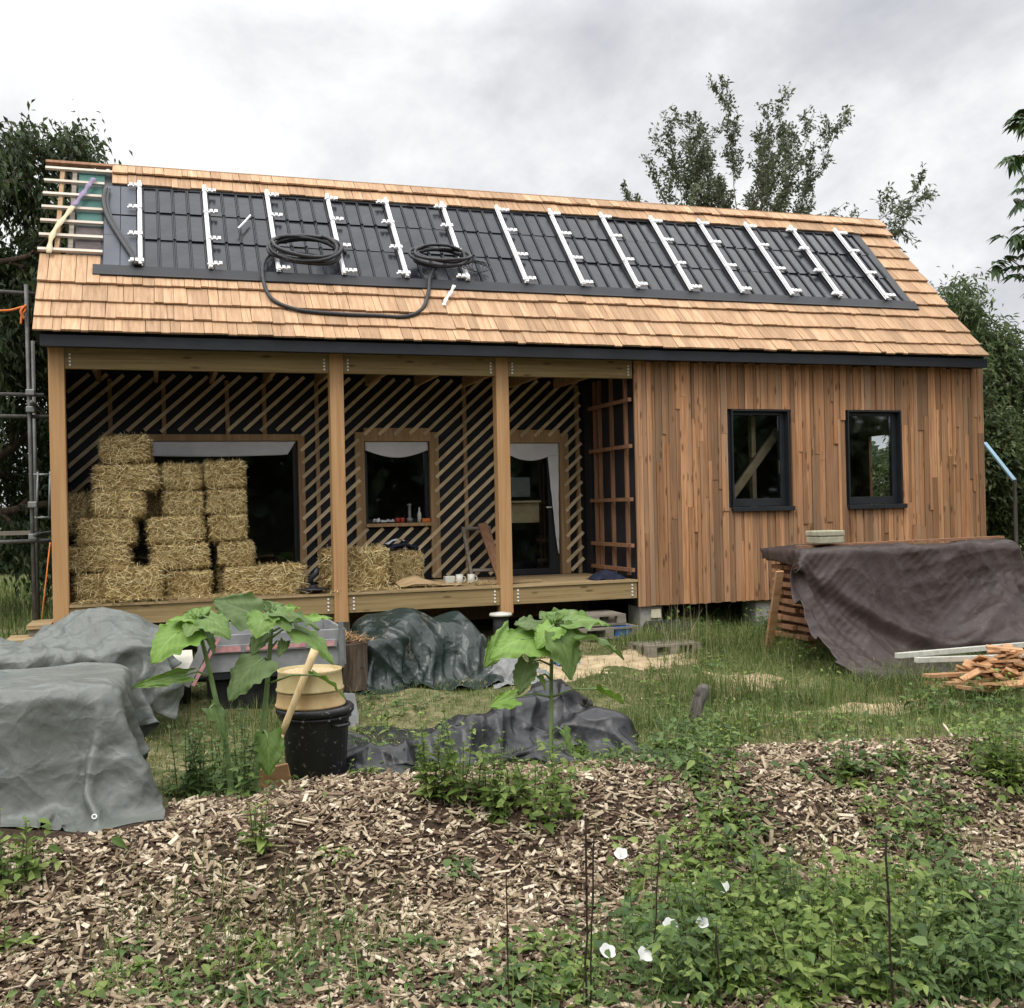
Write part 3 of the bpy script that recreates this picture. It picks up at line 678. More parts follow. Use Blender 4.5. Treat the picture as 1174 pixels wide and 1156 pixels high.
def cloth(name,P,mat,label,cat,sub=1,hem=None):
    nx,ny,_=P.shape; i=np.arange(nx-1)[:,None]*ny+np.arange(ny-1)[None]; i=i.ravel()
    F=np.stack([i,i+ny,i+ny+1,i+1],1)
    o=npmesh(name,P.reshape(-1,3),F,mat,smooth=True)
    s=o.modifiers.new('thick','SOLIDIFY'); s.thickness=.004; s.offset=1
    tag(o,label,cat); return o
def eyelet(parent,p,nrm=(0,-1,.4)):
    mb=MB(); n=np.array(nrm,float); n/=np.linalg.norm(n); a=np.cross(n,[1,0,0]); a/=np.linalg.norm(a); b=np.cross(n,a); c=np.array(p)+n*.006
    mb.tube([c+(a*math.cos(t)+b*math.sin(t))*.011 for t in np.linspace(0,2*math.pi,17)],.004,6,cap=False); mb.build('eyelet',M['bolt'],parent,smooth=True)

# brown tarpaulin over the stacked timber on the right
BP=drape(64,58,[(6.98,-1.0,.97),(10.35,-1.0,.97),(10.2,-3.38,.97),(6.88,-3.38,.97)],
 [('box',(8.46,-1.5,.33),(1.38,.36,.53),0),('ell',(9.3,-1.95,-.2),(.55,.55,.5),0)],steps=150,iters=10,seed=5,slack=1.03,
 pins=[(i,57,(7.04+2.78*i/63,-3.05+.3*i/63+.04*math.sin(i*.9),-.31)) for i in range(0,64,7)]+[(2,0,(7.04,-1.1,.87)),(60,0,(9.9,-1.1,.88)),(0,22,at(908,655,-1.93)),(0,32,at(915,690,-2.1)),(0,42,at(938,728,-2.45)),(0,50,at(958,758,-2.8))],wrinkle=.016)
def bfan(u,v):
    th=np.arctan2(v-.20,u+.02); r=np.hypot(u+.02,(v-.2)*.8); f=np.exp(-((th-1.25)/.28)**2)*np.sin(th*30+3*vnoise(th*6,r*2,0,3))*.03*np.clip(r*2.2,0,1)*(v>.2)
    th2=np.arctan2(v-.2,1-u); g=np.exp(-((th2-1.2)/.35)**2)*np.sin(th2*24)*.02*np.clip(np.hypot(1-u,v-.2)*2,0,1)*(v>.2)
    sag=-.05*np.sin(np.clip((v-.3)/.6,0,1)*math.pi)*np.sin(math.pi*u)*0
    b=.05*np.exp(-((v-(.30+1.0*u-.55*u*u))/.035)**2)*(u<.8)*np.clip(u*4,0,1)-.035*np.exp(-((v-(.36+1.0*u-.55*u*u))/.04)**2)*(u<.8)
    return f+g+b
BP=crumple(BP,.03,5,1.2,bfan)
o=cloth('brown_tarpaulin',BP,M['t_brown'],'brown tarpaulin draped over the timber stack in front of the clad wall','tarpaulin')
# grey tarpaulins at the left
GP=drape(58,50,[(-1.15,-3.45,.62),(.98,-3.4,.62),(1.0,-5.68,.55),(-1.15,-5.68,.55)],
 [('box',(-.28,-4.42,-.05),(.97,.52,.46),-.03)],steps=120,seed=8,slack=1.03,wrinkle=.014)
GP=crumple(GP,.022,8,.9)
o=cloth('grey_tarpaulin',GP,M['t_grey'],'pale grey tarpaulin over a square heap at the near left corner','tarpaulin')
for q_ in (.82,): eyelet(o,GP[int(q_*GP.shape[0]),-9]+np.array([0,-.01,.012]))
eyelet(o,GP[int(.44*GP.shape[0]),-9]+np.array([0,-.01,.02]))
GR=drape(54,44,[(-1.2,-1.35,.8),(1.08,-1.35,.8),(1.18,-3.35,.75),(-1.2,-3.45,.75)],
 [('box',(-.35,-2.35,-.05),(.9,.6,.42),0),('ell',(.45,-2.2,.0),(.62,.62,.66),0),('box',(.72,-2.45,-.05),(.22,.45,.5),0)],steps=120,seed=12,slack=1.02,wrinkle=.014)
GR=crumple(GR,.045,12,.9)
o=cloth('grey_tarpaulin',GR,M['t_grey'],'grey tarpaulin over the humped heap in front of the corner post','tarpaulin')
# dark green sheet over a round heap
GG=drape(52,48,[(2.3,-.55,.62),(4.15,-.55,.62),(4.12,-2.2,.6),(2.35,-2.2,.6)],
 [('ell',(3.1,-1.3,-.25),(.62,.52,.70),0),('ell',(3.5,-1.25,-.25),(.5,.5,.60),0),('box',(3.0,-1.3,-.1),(.4,.4,.3),.2),('ell',(2.8,-1.2,-.2),(.32,.45,.6),0)],steps=120,seed=21,slack=1.08,wrinkle=.03)
GG=crumple(GG,.045,21,1.0,lambda u,v:.022*np.sin((u*1.0+.25*v)*34+4*vnoise(u*5,v*2,0,4))*np.clip(np.abs(v-.35)*3,0,1)*vnoise(u*6,v*3,2,9)*1.6,(1.3,.6))
cloth('green_tarpaulin',GG,M['t_green'],'dark green tarpaulin with pale dried mud over a rounded heap','tarpaulin')
# black groundsheet crumpled on the grass
BK=drape(64,52,[(2.0,-3.0,.22),(4.25,-2.95,.35),(4.3,-4.55,.25),(2.05,-4.5,.05)],
 [('ell',(3.8,-3.35,-.38),(.30,.22,.44),.2),('ell',(3.3,-3.7,-.42),(.55,.16,.36),.5),('ell',(2.75,-3.9,-.42),(.55,.14,.27),.35),('ell',(3.95,-3.95,-.42),(.26,.14,.32),-.4),('ell',(2.2,-4.0,-.42),(.22,.14,.2),0),('ell',(3.2,-4.35,-.44),(.4,.1,.18),.1)],steps=110,seed=31,slack=1.12,wrinkle=.035)
BK=crumple(BK,.075,31,1.0)
o=cloth('black_groundsheet',BK,M['t_black'],'black groundsheet crumpled on the grass behind the right sunflower','groundsheet')
eyelet(o,BK[int(.49*BK.shape[0]),-4]+np.array([0,-.01,.01]))
RS=drape(30,24,[(3.75,-1.5,.2),(4.35,-1.4,.25),(4.35,-2.1,.2),(3.7,-2.2,.2)],[('ell',(4.0,-1.8,-.3),(.22,.22,.32),0)],steps=80,seed=41,slack=1.1,wrinkle=.03)
RS=crumple(RS,.06,41,1.6)
cloth('plastic_sheet',RS,M['rubble'],'dirty grey plastic sheet bundled beside the green tarpaulin','plastic sheet')

# timber stack beneath the brown tarpaulin
t=empty('timber_stack',(8.5,-1.5,-.2)); tag(t,'stack of reddish boards showing at the open end of the brown tarpaulin','timber stack')
for k in range(11):
    mb=MB(); z=-.14+.088*k
    for j in range(3): mb.box(7.13+random.uniform(-.06,.05),9.8,-1.83+.235*j,-1.83+.235*j+.21,z,z+.045)
    mb.build('board',M['redstud'],t)
    if k<10:
        for x in (7.25,8.5,9.5):
            mb=MB(); mb.box(x,x+.04,-1.82,-1.15,z+.046,z+.087); mb.build('spacer',M['redstud'],t)
mb=MB(); sa=at(880,738,-1.55); sb=at(894,655,-1.86); sa[2]=float(H(sa[0],sa[1]))-.02; mb.bar(sa,sb,.085,.03,(0,-1,.1)); o=mb.build('prop_board',M['offcut'],bevel=.003); tag(o,'short reddish board leaning against the end of the timber stack','board')
mb=MB(); mb.bar((7.3,-1.42,.885),(9.95,-1.42,.91),.09,.028); o=mb.build('plank',M['redstud']); tag(o,'long thin plank lying along the top of the brown tarpaulin','plank')
mb=MB(); mb.box(7.44,7.74,-1.62,-1.36,.915,.99); mb.box(7.435,7.745,-1.625,-1.355,.991,1.05)
o=mb.build('concrete_block',plain('mossy pale block',(.28,.27,.19),(.42,.40,.29),12,.9,.2,bump=.6,bscale=50),bevel=.012); tag(o,'pale mossy block weighing down the brown tarpaulin','block')
# pale poles and the heap of offcuts at the right edge
for k,(a,b,l) in enumerate((((1028,752,-3.0),(1190,738,-2.6),'upper pale pole lying on the foot of the brown tarpaulin'),((1050,757,-3.05),(1200,752,-2.85),'lower pale square pole below the other pole on the brown tarpaulin'))):
    p,q=at(*a),at(*b); d=(q-p); q=p+d*1.5; mb=MB(); mb.bar(p,q,.05,.05); o=mb.build('pale_pole',M['stringer'],bevel=.004); tag(o,l,'pole')
hp=at(1128,772,-3.45); gz=float(H(hp[0],hp[1]))
LB=[((1062,775,-3.4),(1200,768,-3.1),'flat board under the back of the offcut heap'),((1100,788,-3.65),(1210,800,-3.6),'bright board edge along the front of the offcut heap'),((1085,784,-3.5),(1190,780,-3.3),'narrow board sticking out from beneath the offcut heap')]
for a,b,l in LB:
    p,q=at(*a),at(*b); q=p+(q-p)*1.3; mb=MB(); mb.bar(p,q,.09,.03); o=mb.build('board',M['offcut'],bevel=.002); tag(o,l,'board')
t=empty('offcut_heap',(hp[0],hp[1],gz)); tag(t,'heap of short sawn timber offcuts on the grass at the right edge','offcut heap')
r2=random.Random(4)
for k in range(78):
    a=r2.uniform(0,6.28); rad=abs(r2.gauss(0,.33)); L=r2.uniform(.14,.34); w=r2.uniform(.06,.13)
    c=np.array([hp[0]+.28+math.cos(a)*rad*1.35,hp[1]+.05+math.sin(a)*rad*.7,0]); c[2]=float(H(c[0],c[1]))+.04+max(0,.33-rad*.5)*r2.uniform(.25,1.0)
    th=r2.uniform(0,6.28); tl=r2.uniform(-.45,.45); d=np.array([math.cos(th)*math.cos(tl),math.sin(th)*math.cos(tl),math.sin(tl)])*L/2
    mb=MB(); mb.bar(c-d,c+d,w,r2.uniform(.015,.028),(r2.uniform(-.4,.4),r2.uniform(-.5,.2),1)); mb.build('offcut',M['offcut'],t)

# ================================================================== BIN, SIEVES, HANDLE
bx,by=1.86,-4.12; bz=float(H(bx,by))
t=empty('dustbin',(bx,by,bz)); tag(t,'scuffed black ribbed dustbin carrying two round sieves','dustbin')
mb=MB(); mb.lathe([(0,0),(.175,0),(.188,.02),(.222,.47),(.226,.50)],(bx,by,bz),72,0,lambda i,a:.012*math.sin(a*30) if 1<i<4 else 0); mb.build('body',M['bin'],t,smooth=True)
mb=MB(); mb.lathe([(.222,.455),(.245,.46),(.256,.475),(.256,.50),(.24,.515),(.215,.512),(.20,.47)],(bx,by,bz),56); mb.lathe([(.226,.43),(.238,.436),(.238,.452),(.226,.456)],(bx,by,bz),56); mb.build('rim',M['bin'],t,smooth=True)
for a in (-.95,2.2):
    pts=[]; 
    for q in np.linspace(-.28,.28,9):
        rr=.232+.045*(1-(q/.28)**4); pts.append((bx+rr*math.cos(a+q),by+rr*math.sin(a+q),bz+.405))
    mb=MB(); mb.tube(pts,.011,8); mb.build('handle',M['bin'],t,smooth=True)
def sieve(z,r,h,mat,label,fill):
    t=empty('garden_sieve',(bx-.03,by,z)); tag(t,label,'sieve')
    c=(bx-.03,by,z); mb=MB(); mb.lathe([(r-.012,0),(r+.008,0),(r+.008,.012),(r,.02),(r-.008,h-.015),(r-.002,h),(r-.016,h),(r-.024,.02),(r-.012,0)],c,56); mb.build('ring',mat,t,smooth=True)
    mb=MB()
    def f(u,v):
        a=2*math.pi*u; q=(r-.024)*v; return (c[0]+q*math.cos(a),c[1]+q*math.sin(a),z+(h*.86 if fill else .02)+.012*mnoise.noise(Vector((q*math.cos(a)*30,q*math.sin(a)*30,z)))+.015*(1-v))
    mb.grid(f,40,12); mb.build('soil' if fill else 'mesh',M['sieve'],t,smooth=True)
sieve(bz+.515,.222,.10,M['tanring'],'lower tan wooden sieve resting on the rim of the dustbin',False)
sieve(bz+.617,.215,.135,M['ochre'],'upper ochre sieve full of crumbs on top of the tan one',True)
p0=at(323,842,-4.42); p1=at(362,743,-4.33); mb=MB(); d=p1-p0; mb.tube([p0+d*k/7 for k in range(8)],[.021,.022,.0215,.022,.0225,.024,.027,.029],12)
p2=p0-d*.55; o=mb.build('tool_handle',M['handle'],smooth=True); tag(o,'pale wooden tool handle leaning against the dustbin and sieves','tool handle')
mb=MB(); q=p0-d*.0; mb.tube([p0-d*.62,p0-d*.25,p0+d*.01],[.02,.021,.0205],12); mb.build('lower_shaft',M['handle'],o,smooth=True)
bp=at(308,892,-4.55); gz=float(H(bp[0],bp[1])); mb=MB(); mb.bar((bp[0]-.1,bp[1],gz+.06),(bp[0]+.13,bp[1]-.05,gz+.1),.02,.2,(0,-.2,1)); o=mb.build('wood_block',M['offcut'],bevel=.006); tag(o,'rough broken board end standing beside the dustbin','wood')

# ================================================================== LOG, TRAILER
lx,ly=2.45,-1.85; lz=float(H(lx,ly)); t=empty('log_stump',(lx,ly,lz)); tag(t,'upright bark covered log with straw on top beside the green tarpaulin','log')
mb=MB(); mb.lathe([(.0,0),(.19,0),(.18,.1),(.175,.3),(.18,.40),(.165,.405),(0,.405)],(lx,ly,lz),48,0,lambda i,a:.03*math.sin(a*9+i)+.02*math.sin(a*23+i*2)); mb.build('trunk',M['bark'],t)
ps=np.stack([lx+rng.normal(0,.09,260),ly+rng.normal(0,.09,260)],1); s_=litter('straw',ps,lambda x,y:np.full_like(x,lz+.41)+.05*np.exp(-((x-lx)**2+(y-ly)**2)/.01),None,islandmat('ginger straw',[(0,(.2,.10,.04)),(.6,(.42,.25,.11)),(1,(.55,.38,.2))]),kind='stuff'); s_.parent=t; s_.location=-Vector(t.location)
t=empty('trailer',(1.7,-2.0,float(H(1.7,-2.0)))); tag(t,'small grey trailer with red light board behind the sunflowers','trailer')
g0=float(H(1.7,-2.0)); ty=-2.25
mb=MB(); mb.box(1.22,2.38,ty,ty+.025,.08,.38); mb.box(1.22,1.245,ty+.026,ty+1.1,.08,.38); mb.box(2.355,2.38,ty+.026,ty+1.1,.08,.38); mb.box(1.245,2.355,ty+1.075,ty+1.1,.081,.38); mb.box(1.246,2.354,ty+.026,ty+1.07,.08,.10); mb.build('tray',M['trpanel'],t,bevel=.004)
mb=MB(); mb.box(1.30,2.30,ty-.028,ty-.002,.235,.30); mb.build('light_board',M['trpanel'],t,bevel=.004)
for x in (1.32,2.08):
    mb=MB(); mb.box(x,x+.2,ty-.034,ty-.029,.245,.29); mb.build('reflector',M['pinkred'],t)
mb=MB(); mb.box(1.56,2.04,ty-.033,ty-.029,.25,.285); mb.build('number_plate',M['pinkred'],t)
mb=MB(); mb.box(1.25,2.35,ty+.01,ty+1.08,.02,.075); mb.tube([(1.05,ty+.5,-.03),(2.55,ty+.5,-.03)],.03,10); mb.build('chassis',M['black'],t)
mb=MB(); mb.box(1.28,2.32,ty+.12,ty+.9,-.30,.018); mb.build('under_tray_dark_box',M['rubber'],t,bevel=.03)  # black box added to deepen the darkness under the tray
for x in (2.34,1.24):
    mb=MB(); mb.bar((x,ty-.01,.06),(x-.0,ty-.01,.44),.04,.03,(0,1,0)); mb.build('corner_post',M['galv'],t)
mb=MB(); mb.bar((1.08,ty-.05,.0),(1.29,ty-.04,.40),.07,.02,(0,-1,0)); mb.build('side_brace',M['trpanel'],t)
mb=MB(); mb.bar((1.14,ty-.075,.0),(1.35,ty-.065,.37),.025,.02,(0,-1,0)); mb.build('side_brace',M['pinkred'],t)
for x in (1.06,2.48):
    wz=-.12+.0; c=(x,ty+.5,g0+.21)
    mb=MB(); prof=[(.10,-.07),(.19,-.075),(.205,-.055),(.21,0),(.205,.055),(.19,.075),(.10,.07),(.09,0),(.10,-.07)]
    V=MB(); V.lathe(prof,(0,0,0),36); mb.add([(c[0]+z,c[1]+x_,c[2]+y_) for x_,y_,z in V.v],V.f); w=mb.build('wheel',M['rubber'],t,smooth=True)
    mb=MB(); V=MB(); V.lathe([(0,-.05),(.095,-.055),(.1,0),(.095,.055),(0,.05)],(0,0,0),24); mb.add([(c[0]+z,c[1]+x_,c[2]+y_) for x_,y_,z in V.v],V.f); mb.build('rim',M['galv'],w,smooth=True)
    mb=MB()
    for a in np.linspace(.15,math.pi-.15,11)[:-1]:
        a2=a+(math.pi-.3)/10; r0,r1=.245,.252; 
        V8=[(c[0]+dx,c[1]-math.cos(q)*r,c[2]+math.sin(q)*r) for q in (a,a2) for r in (r0,r1) for dx in (-.095,.095)]
        mb.add(V8,[(0,1,3,2),(4,6,7,5),(0,4,5,1),(2,3,7,6),(0,2,6,4),(1,5,7,3)])
    mb.build('mudguard',M['cream'] if x<2 else M['black'],t)
# white panel leaning at the trailer's right
p=at(393,775,-2.9); mb=MB(); gz=float(H(p[0],p[1])); mb.add([(p[0]-.1,p[1],gz),(p[0]+.13,p[1],gz),(p[0]+.10,p[1]+.06,gz+.26),(p[0]+.02,p[1]+.06,gz+.27),(p[0]-.1,p[1]+.02,gz),(p[0]+.13,p[1]+.02,gz),(p[0]+.10,p[1]+.08,gz+.26),(p[0]+.02,p[1]+.08,gz+.27)],[(0,1,2,3),(7,6,5,4),(0,4,5,1),(1,5,6,2),(2,6,7,3),(3,7,4,0)]); o=mb.build('metal_panel',M['trpanel']); tag(o,'small pale panel leaning between the dustbin and the log','panel')

# ================================================================== UNDER AND BESIDE THE DECK
def pallet(loc,w,d,rz,label,tilt=0,mat='greywood'):
    t=empty('pallet',loc); t.rotation_euler=(tilt,0,rz); tag(t,label,'pallet')
    mb=MB()
    for k in range(5): mb.box(-w/2,w/2,-d/2+k*d/4.9,-d/2+k*d/4.9+d*.14,.10,.12)
    mb.build('top_board',M[mat],t,local=True)
    mb=MB()
    for y in (-d/2,-.05,d/2-.1): mb.box(-w/2,w/2,y,y+.09,0,.02)
    mb.build('bottom_board',M[mat],t,local=True)
    for x in (-w/2,-.05,w/2-.1):
        for y in (-d/2,-.05,d/2-.1):
            mb=MB(); mb.box(x,x+.1,y,y+.09,.021,.099); mb.build('block',M[mat],t,local=True)
pallet((5.55,-.12,-.09),.75,.6,.05,'lower grey pallet on the ground under the right end of the deck')
pallet((5.45,-.02,.045),.72,.6,-.04,'upper grey pallet lying on another under the right end of the deck')
p=gpt(790,750); pallet((p[0]-.15,p[1]+.25,float(H(p[0],p[1]))-.02),.62,.42,.08,'weathered pallet half sunk in grass in front of the clad wall')
V=MB(); V.lathe([(.16,-.08),(.27,-.085),(.29,-.06),(.295,0),(.29,.06),(.27,.085),(.16,.08),(.15,0),(.16,-.08)],(6.42,-.14,-.06),40,0,lambda i,a:.006*math.sin(a*40)*(i in(2,3,4))); o=V.build('scrap_tyre',M['rubber'],smooth=True); tag(o,'old black tyre lying flat below the corner of the clad wall','tyre')
mb=MB(); mb.box(6.28,6.40,.03,.055,.06,.16); o=mb.build('paper_card',M['paper']); tag(o,'cream card propped on the concrete pier above the tyre','card')
p=gpt(712,733); mb=MB(); x,y,z=p; mb.box(x-.1,x+.1,y-.07,y+.07,z-.01,z+.13); mb.box(x-.11,x+.11,y-.08,y+.08,z+.131,z+.145); o=mb.build('blue_crate',M['blueplastic'],bevel=.008); tag(o,'small blue plastic crate on the ground in front of the pallets','crate')
p=gpt(650,765); mb=MB(); mb.grid(lambda u,v:(p[0]-.12+.26*u,p[1]-.06+.14*v,float(H(p[0],p[1]))+.03+.03*math.sin(u*5+v*3)+.02*mnoise.noise(Vector((u*4,v*4,2)))),14,10); o=mb.build('blue_bag',M['blueplastic'],smooth=True); o.modifiers.new('s','SOLIDIFY').thickness=.01; tag(o,'crumpled blue plastic bag on the ground behind the black groundsheet','bag')
p=at(574,704,-.25); V=MB(); V.lathe([(0,0),(.12,.0),(.125,.015),(.115,.03),(0,.045)],tuple(p-np.array([0,0,.02])),28); o=V.build('covered_bucket',M['ceramic'],smooth=True); tag(o,'black bucket under a flat white cover behind the green tarpaulin','bucket')
mb=MB(); q=p.copy(); mb.tube([(q[0],q[1],H(q[0],q[1])),(q[0],q[1],q[2]-.02)],.085,20); mb.build('pail',M['rubber'],o,smooth=True)
t=empty('wooden_steps',(-.25,-.1,-.1)); tag(t,'stepped stack of weathered boards beside the corner post','steps')
for (x0,x1,y0,y1,z0,z1) in ((-.30,-.09,-.15,.5,.31,.345),(-.46,-.2,-.4,.1,.205,.24),(-.66,-.36,-.6,.0,.11,.145)):
    k=0; y=y0
    while y<y1: mb=MB(); mb.box(x0,x1,y,min(y+.135,y1),z0,z1); mb.build('tread',M['deckb'],t); y+=.14
    mb=MB(); mb.box(x0+.02,x1-.01,y0+.03,y1-.02,-.12,z0-.001); mb.build('riser',M['greywood'],t)

# ================================================================== ON THE DECK
def put(mb,name,mat,label,cat,**k): o=mb.build(name,mat,**k); tag(o,label,cat); return o
V=MB(); x,y=2.45,.16; V.lathe([(0,0),(.05,.0),(.17,.035),(.175,.045),(.06,.05),(.045,.075),(.03,.085),(0,.09)],(x,y,.515),32); V.tube([(x,y,.595),(x-.03,y,.66),(x+.03,y,.72),(x+.05,y,.78)],[.012,.03,.035,.02],10); put(V,'garden_ornament',M['black'],'black metal dish with a small dark figure at the deck edge','ornament',smooth=True)
mb=MB(); mb.grid(lambda u,v:(3.38+.72*u,.18+.3*v,.535+.07*math.exp(-((u-.3)/.28)**2)*(.4+v)+.02*mnoise.noise(Vector((u*5,v*4,7)))),24,12); o=put(mb,'cardboard_sheet',M['cardb'],'crumpled brown cardboard sheet lying on the deck','cardboard',smooth=True); o.modifiers.new('s','SOLIDIFY').thickness=.008
mb=MB(); mb.grid(lambda u,v:(3.36+.4*u,.85+.3*v,.925+.06*math.sin(u*3.1)*(1-v*.4)+.02*mnoise.noise(Vector((u*6,v*6,1)))),18,12); o=put(mb,'bag',M['navy'],'black and white bag lying on the smaller straw bale','bag',smooth=True); o.modifiers.new('s','SOLIDIFY').thickness=.03
mb=MB(); mb.grid(lambda u,v:(3.40+.26*u,.86+.2*v,.978+.05*math.sin(u*3.1)+.015*mnoise.noise(Vector((u*8,v*8,4)))),14,10); mb.build('lining',M['sheet'],o,smooth=True)
def cup(x,y,label):
    V=MB(); V.lathe([(0,0),(.036,0),(.04,.01),(.042,.10),(.036,.10),(.034,.012),(0,.01)],(x,y,.517),24); o=put(V,'mug',M['ceramic'],label,'mug',smooth=True)
    mb=MB(); mb.tube([(x+.04+.03*math.sin(a),y-.01,.565+.03*math.cos(a)) for a in np.linspace(0,math.pi,9)],.006,6); mb.build('handle',M['ceramic'],o,smooth=True)
cup(4.16,.6,'left white mug on the deck below the laths'); cup(4.29,.57,'right white mug on the deck next to the other mug')
mb=MB(); mb.box(4.0,4.12,.62,.72,.515,.60); put(mb,'small_tin',M['ceramic'],'small pale tin on the deck left of the two mugs','tin',bevel=.01)
t=empty('leaning_trestle',(4.6,1.1,.515)); tag(t,'narrow grey wooden frame leaning on the laths by the third post','trestle')
for a,b in (((4.47,1.15,.52),(4.44,1.42,1.14)),((4.80,1.15,.52),(4.77,1.42,1.14)),((4.46,1.42,1.12),(4.76,1.42,1.12)),((4.49,1.20,.62),(4.79,1.20,.62))):
    mb=MB(); mb.bar(a,b,.035,.03,(0,-1,.4)); mb.build('rail',M['greywood'],t)
mb=MB(); mb.bar((4.78,.95,.52),(4.66,1.32,1.18),.12,.025,(0,-1,.4)); put(mb,'board',M['redstud'],'reddish board leaning beside the grey wooden frame','board')
for k,(x,y,rz,l) in enumerate(((4.55,.25,.1,'thin plank lying on the deck in front of the third post'),(4.75,.36,-.1,'short plank lying on the deck behind the third post'))):
    mb=MB(); mb.bar((x-.3,y-.3*rz,.53),(x+.3,y+.3*rz,.53),.1,.022); put(mb,'plank',M['deckb'],l,'plank')
mb=MB(); mb.grid(lambda u,v:(5.62+.42*u,.12+.28*v,.52+.1*math.sin(u*3.14)*math.sin(v*3.14)**.5+.02*mnoise.noise(Vector((u*6,v*6,9)))),20,14); o=put(mb,'jacket',M['navy'],'dark navy jacket dropped on the right end of the deck','jacket',smooth=True)
# dust sheets hung in the openings
def hang(name,fn,label,nu=30,nv=14):
    mb=MB(); mb.grid(fn,nu,nv); o=put(mb,name,M['sheet'],label,'dust sheet',smooth=True); o.modifiers.new('s','SOLIDIFY').thickness=.004
W=lambda u,v,s:.012*mnoise.noise(Vector((u*6,v*3,s)))
yy=YB+.045
hang('dust_sheet',lambda u,v:(.57+1.9*u-.10*v*(u>.9)*(u-.9)*10,yy-.02+W(u,v,1)-.02*v,2.2-.155*v-.02*math.sin(u*3.14)*v),'long white dust sheet tucked along the top of the large porch window')
hang('dust_sheet',lambda u,v:(3.285+.775*u,yy-.02+W(u,v,2)-.015*v,2.19-(.10+.09*math.sin(u*3.14))*v),'grey white dust sheet across the top of the square porch window')
hang('dust_sheet',lambda u,v:(5.03+.73*u,yy-.02+W(u,v,3)-.015*v,2.17-(.08+.14*math.sin(min(1,u*1.05+.1)*2.6))*v),'white dust sheet sagging across the top of the porch door')
hang('dust_sheet',lambda u,v:(5.76-(.15*(1-u)**.8+.005)*(1-v)-.02*u,yy-.025+W(u*2,v,4),2.12-1.35*u),'white dust sheet hanging down the right side of the porch door')
# things on the sill of the square window
sy=YB+.02; sz=1.213
def pot(x,r,h,mat,label,cat='pot',nm='plant_pot'):
    V=MB(); V.lathe([(0,0),(r*.8,0),(r,h),(r*.9,h),(r*.75,.01),(0,.01)],(x,sy-.02,sz),20); return put(V,nm,mat,label,cat,smooth=True)
pot(3.66,.03,.06,M['redpot'],'left red pot on the sill of the square porch window'); pot(3.72,.03,.06,M['redpot'],'right red pot on the sill of the square porch window')
V=MB(); V.lathe([(0,0),(.025,0),(.025,.1),(.01,.14),(.01,.18),(0,.18)],(3.93,sy-.02,sz),16); put(V,'bottle',M['ceramic'],'pale bottle on the right of the square window sill','bottle',smooth=True)
V=MB(); V.lathe([(0,0),(.035,0),(.038,.05),(.02,.06),(.018,.2),(.03,.22),(0,.23)],(3.81,sy-.02,sz),16); put(V,'jar',M['galv'],'tall grey jar in the middle of the square window sill','jar',smooth=True)
mb=MB(); mb.box(3.96,4.06,sy-.06,sy+.0,sz,sz+.045); put(mb,'orange_box',M['orange'],'orange box at the right end of the square window sill','box',bevel=.008)
mb=MB(); mb.grid(lambda u,v:(3.36+.26*u,sy-.07+.08*v,sz+.01+.09*abs(mnoise.noise(Vector((u*5,v*3,3))))),16,8); put(mb,'crumpled_bag',M['sheet'],'crumpled pale plastic bag at the left of the square window sill','bag')

# ================================================================== ON THE ROOF
def coil(cx,cs,rx,rs,turns,n0,seed):
    r=random.Random(seed); pts=[]; n=int(turns*26)
    for k in range(n):
        a=2*math.pi*k/26; w=k/n; q=1+.10*math.sin(a*.37+seed)+.05*r.uniform(-1,1)*.4-.12*w
        pts.append(RP(cx+rx*q*math.cos(a)+.02*math.sin(a*.6),cs+rs*q*math.sin(a),n0+.035+.045*w*turns*.55+.02*math.sin(a*1.7+seed)))
    return pts
t=empty('coiled_hose',RP(3,1.3)); tag(t,'thick black hose coiled twice on the solar slabs, its slack looping over the shingles','hose')
A=coil(2.50,1.36,.40,.24,4.2,.10,1); Bc=coil(4.02,1.36,.34,.17,4.0,.10,5)
mb=MB(); mb.tube(A,.021,8); mb.build('coil',M['hose'],t,smooth=True)
mb=MB(); mb.tube(Bc,.019,8); mb.build('coil',M['hose'],t,smooth=True)
def spline(P,n=40):
    P=[np.array(p) for p in P]; P=[2*P[0]-P[1]]+P+[2*P[-1]-P[-2]]; out=[]
    for i in range(1,len(P)-2):
        for k in range(n//(len(P)-3)+1):
            t_=k/(n//(len(P)-3)+1); a,b,c,d=P[i-1:i+3]; out.append(.5*((2*b)+(c-a)*t_+(2*a-5*b+4*c-d)*t_**2+(3*b-a-3*c+d)*t_**3))
    return out+[P[-2]]
def roofpx(px,py,off):
    d=ray(px,py); s=((P0+NV*off-CAM)@NV)/(d@NV); return CAM+d*s
tl=[roofpx(*q) for q in ((318,285,.14),(303,300,.13),(302,322,.10),(312,343,.07),(340,355,.055),(385,360,.055),(430,362,.05),(465,363,.05),(484,354,.06),(491,336,.075),(493,318,.11),(500,306,.12))]
mb=MB(); mb.tube(spline(tl,90),.021,8); mb.build('slack',M['hose'],t,smooth=True)
mb=MB()
for k in range(4): mb.tube(coil(4.35+.04*k,1.26,.14,.11,1.6,.085,20+k),.005,5)
mb.build('thin_wire',M['hose'],t,smooth=True)
mb=MB(); pts=[roofpx(*q) for q in ((121,216,.10),(119,232,.09),(124,250,.085),(137,272,.085),(150,292,.09),(156,304,.09))]; mb.tube(spline(pts,40),.025,8); pts=[p+np.array([.035,0,.0]) for p in pts]; mb.tube(spline(pts,40),.018,8)
put(mb,'black_conduit',M['hose'],'black conduit hanging down over the flat slates at the left of the roof','conduit',smooth=True)
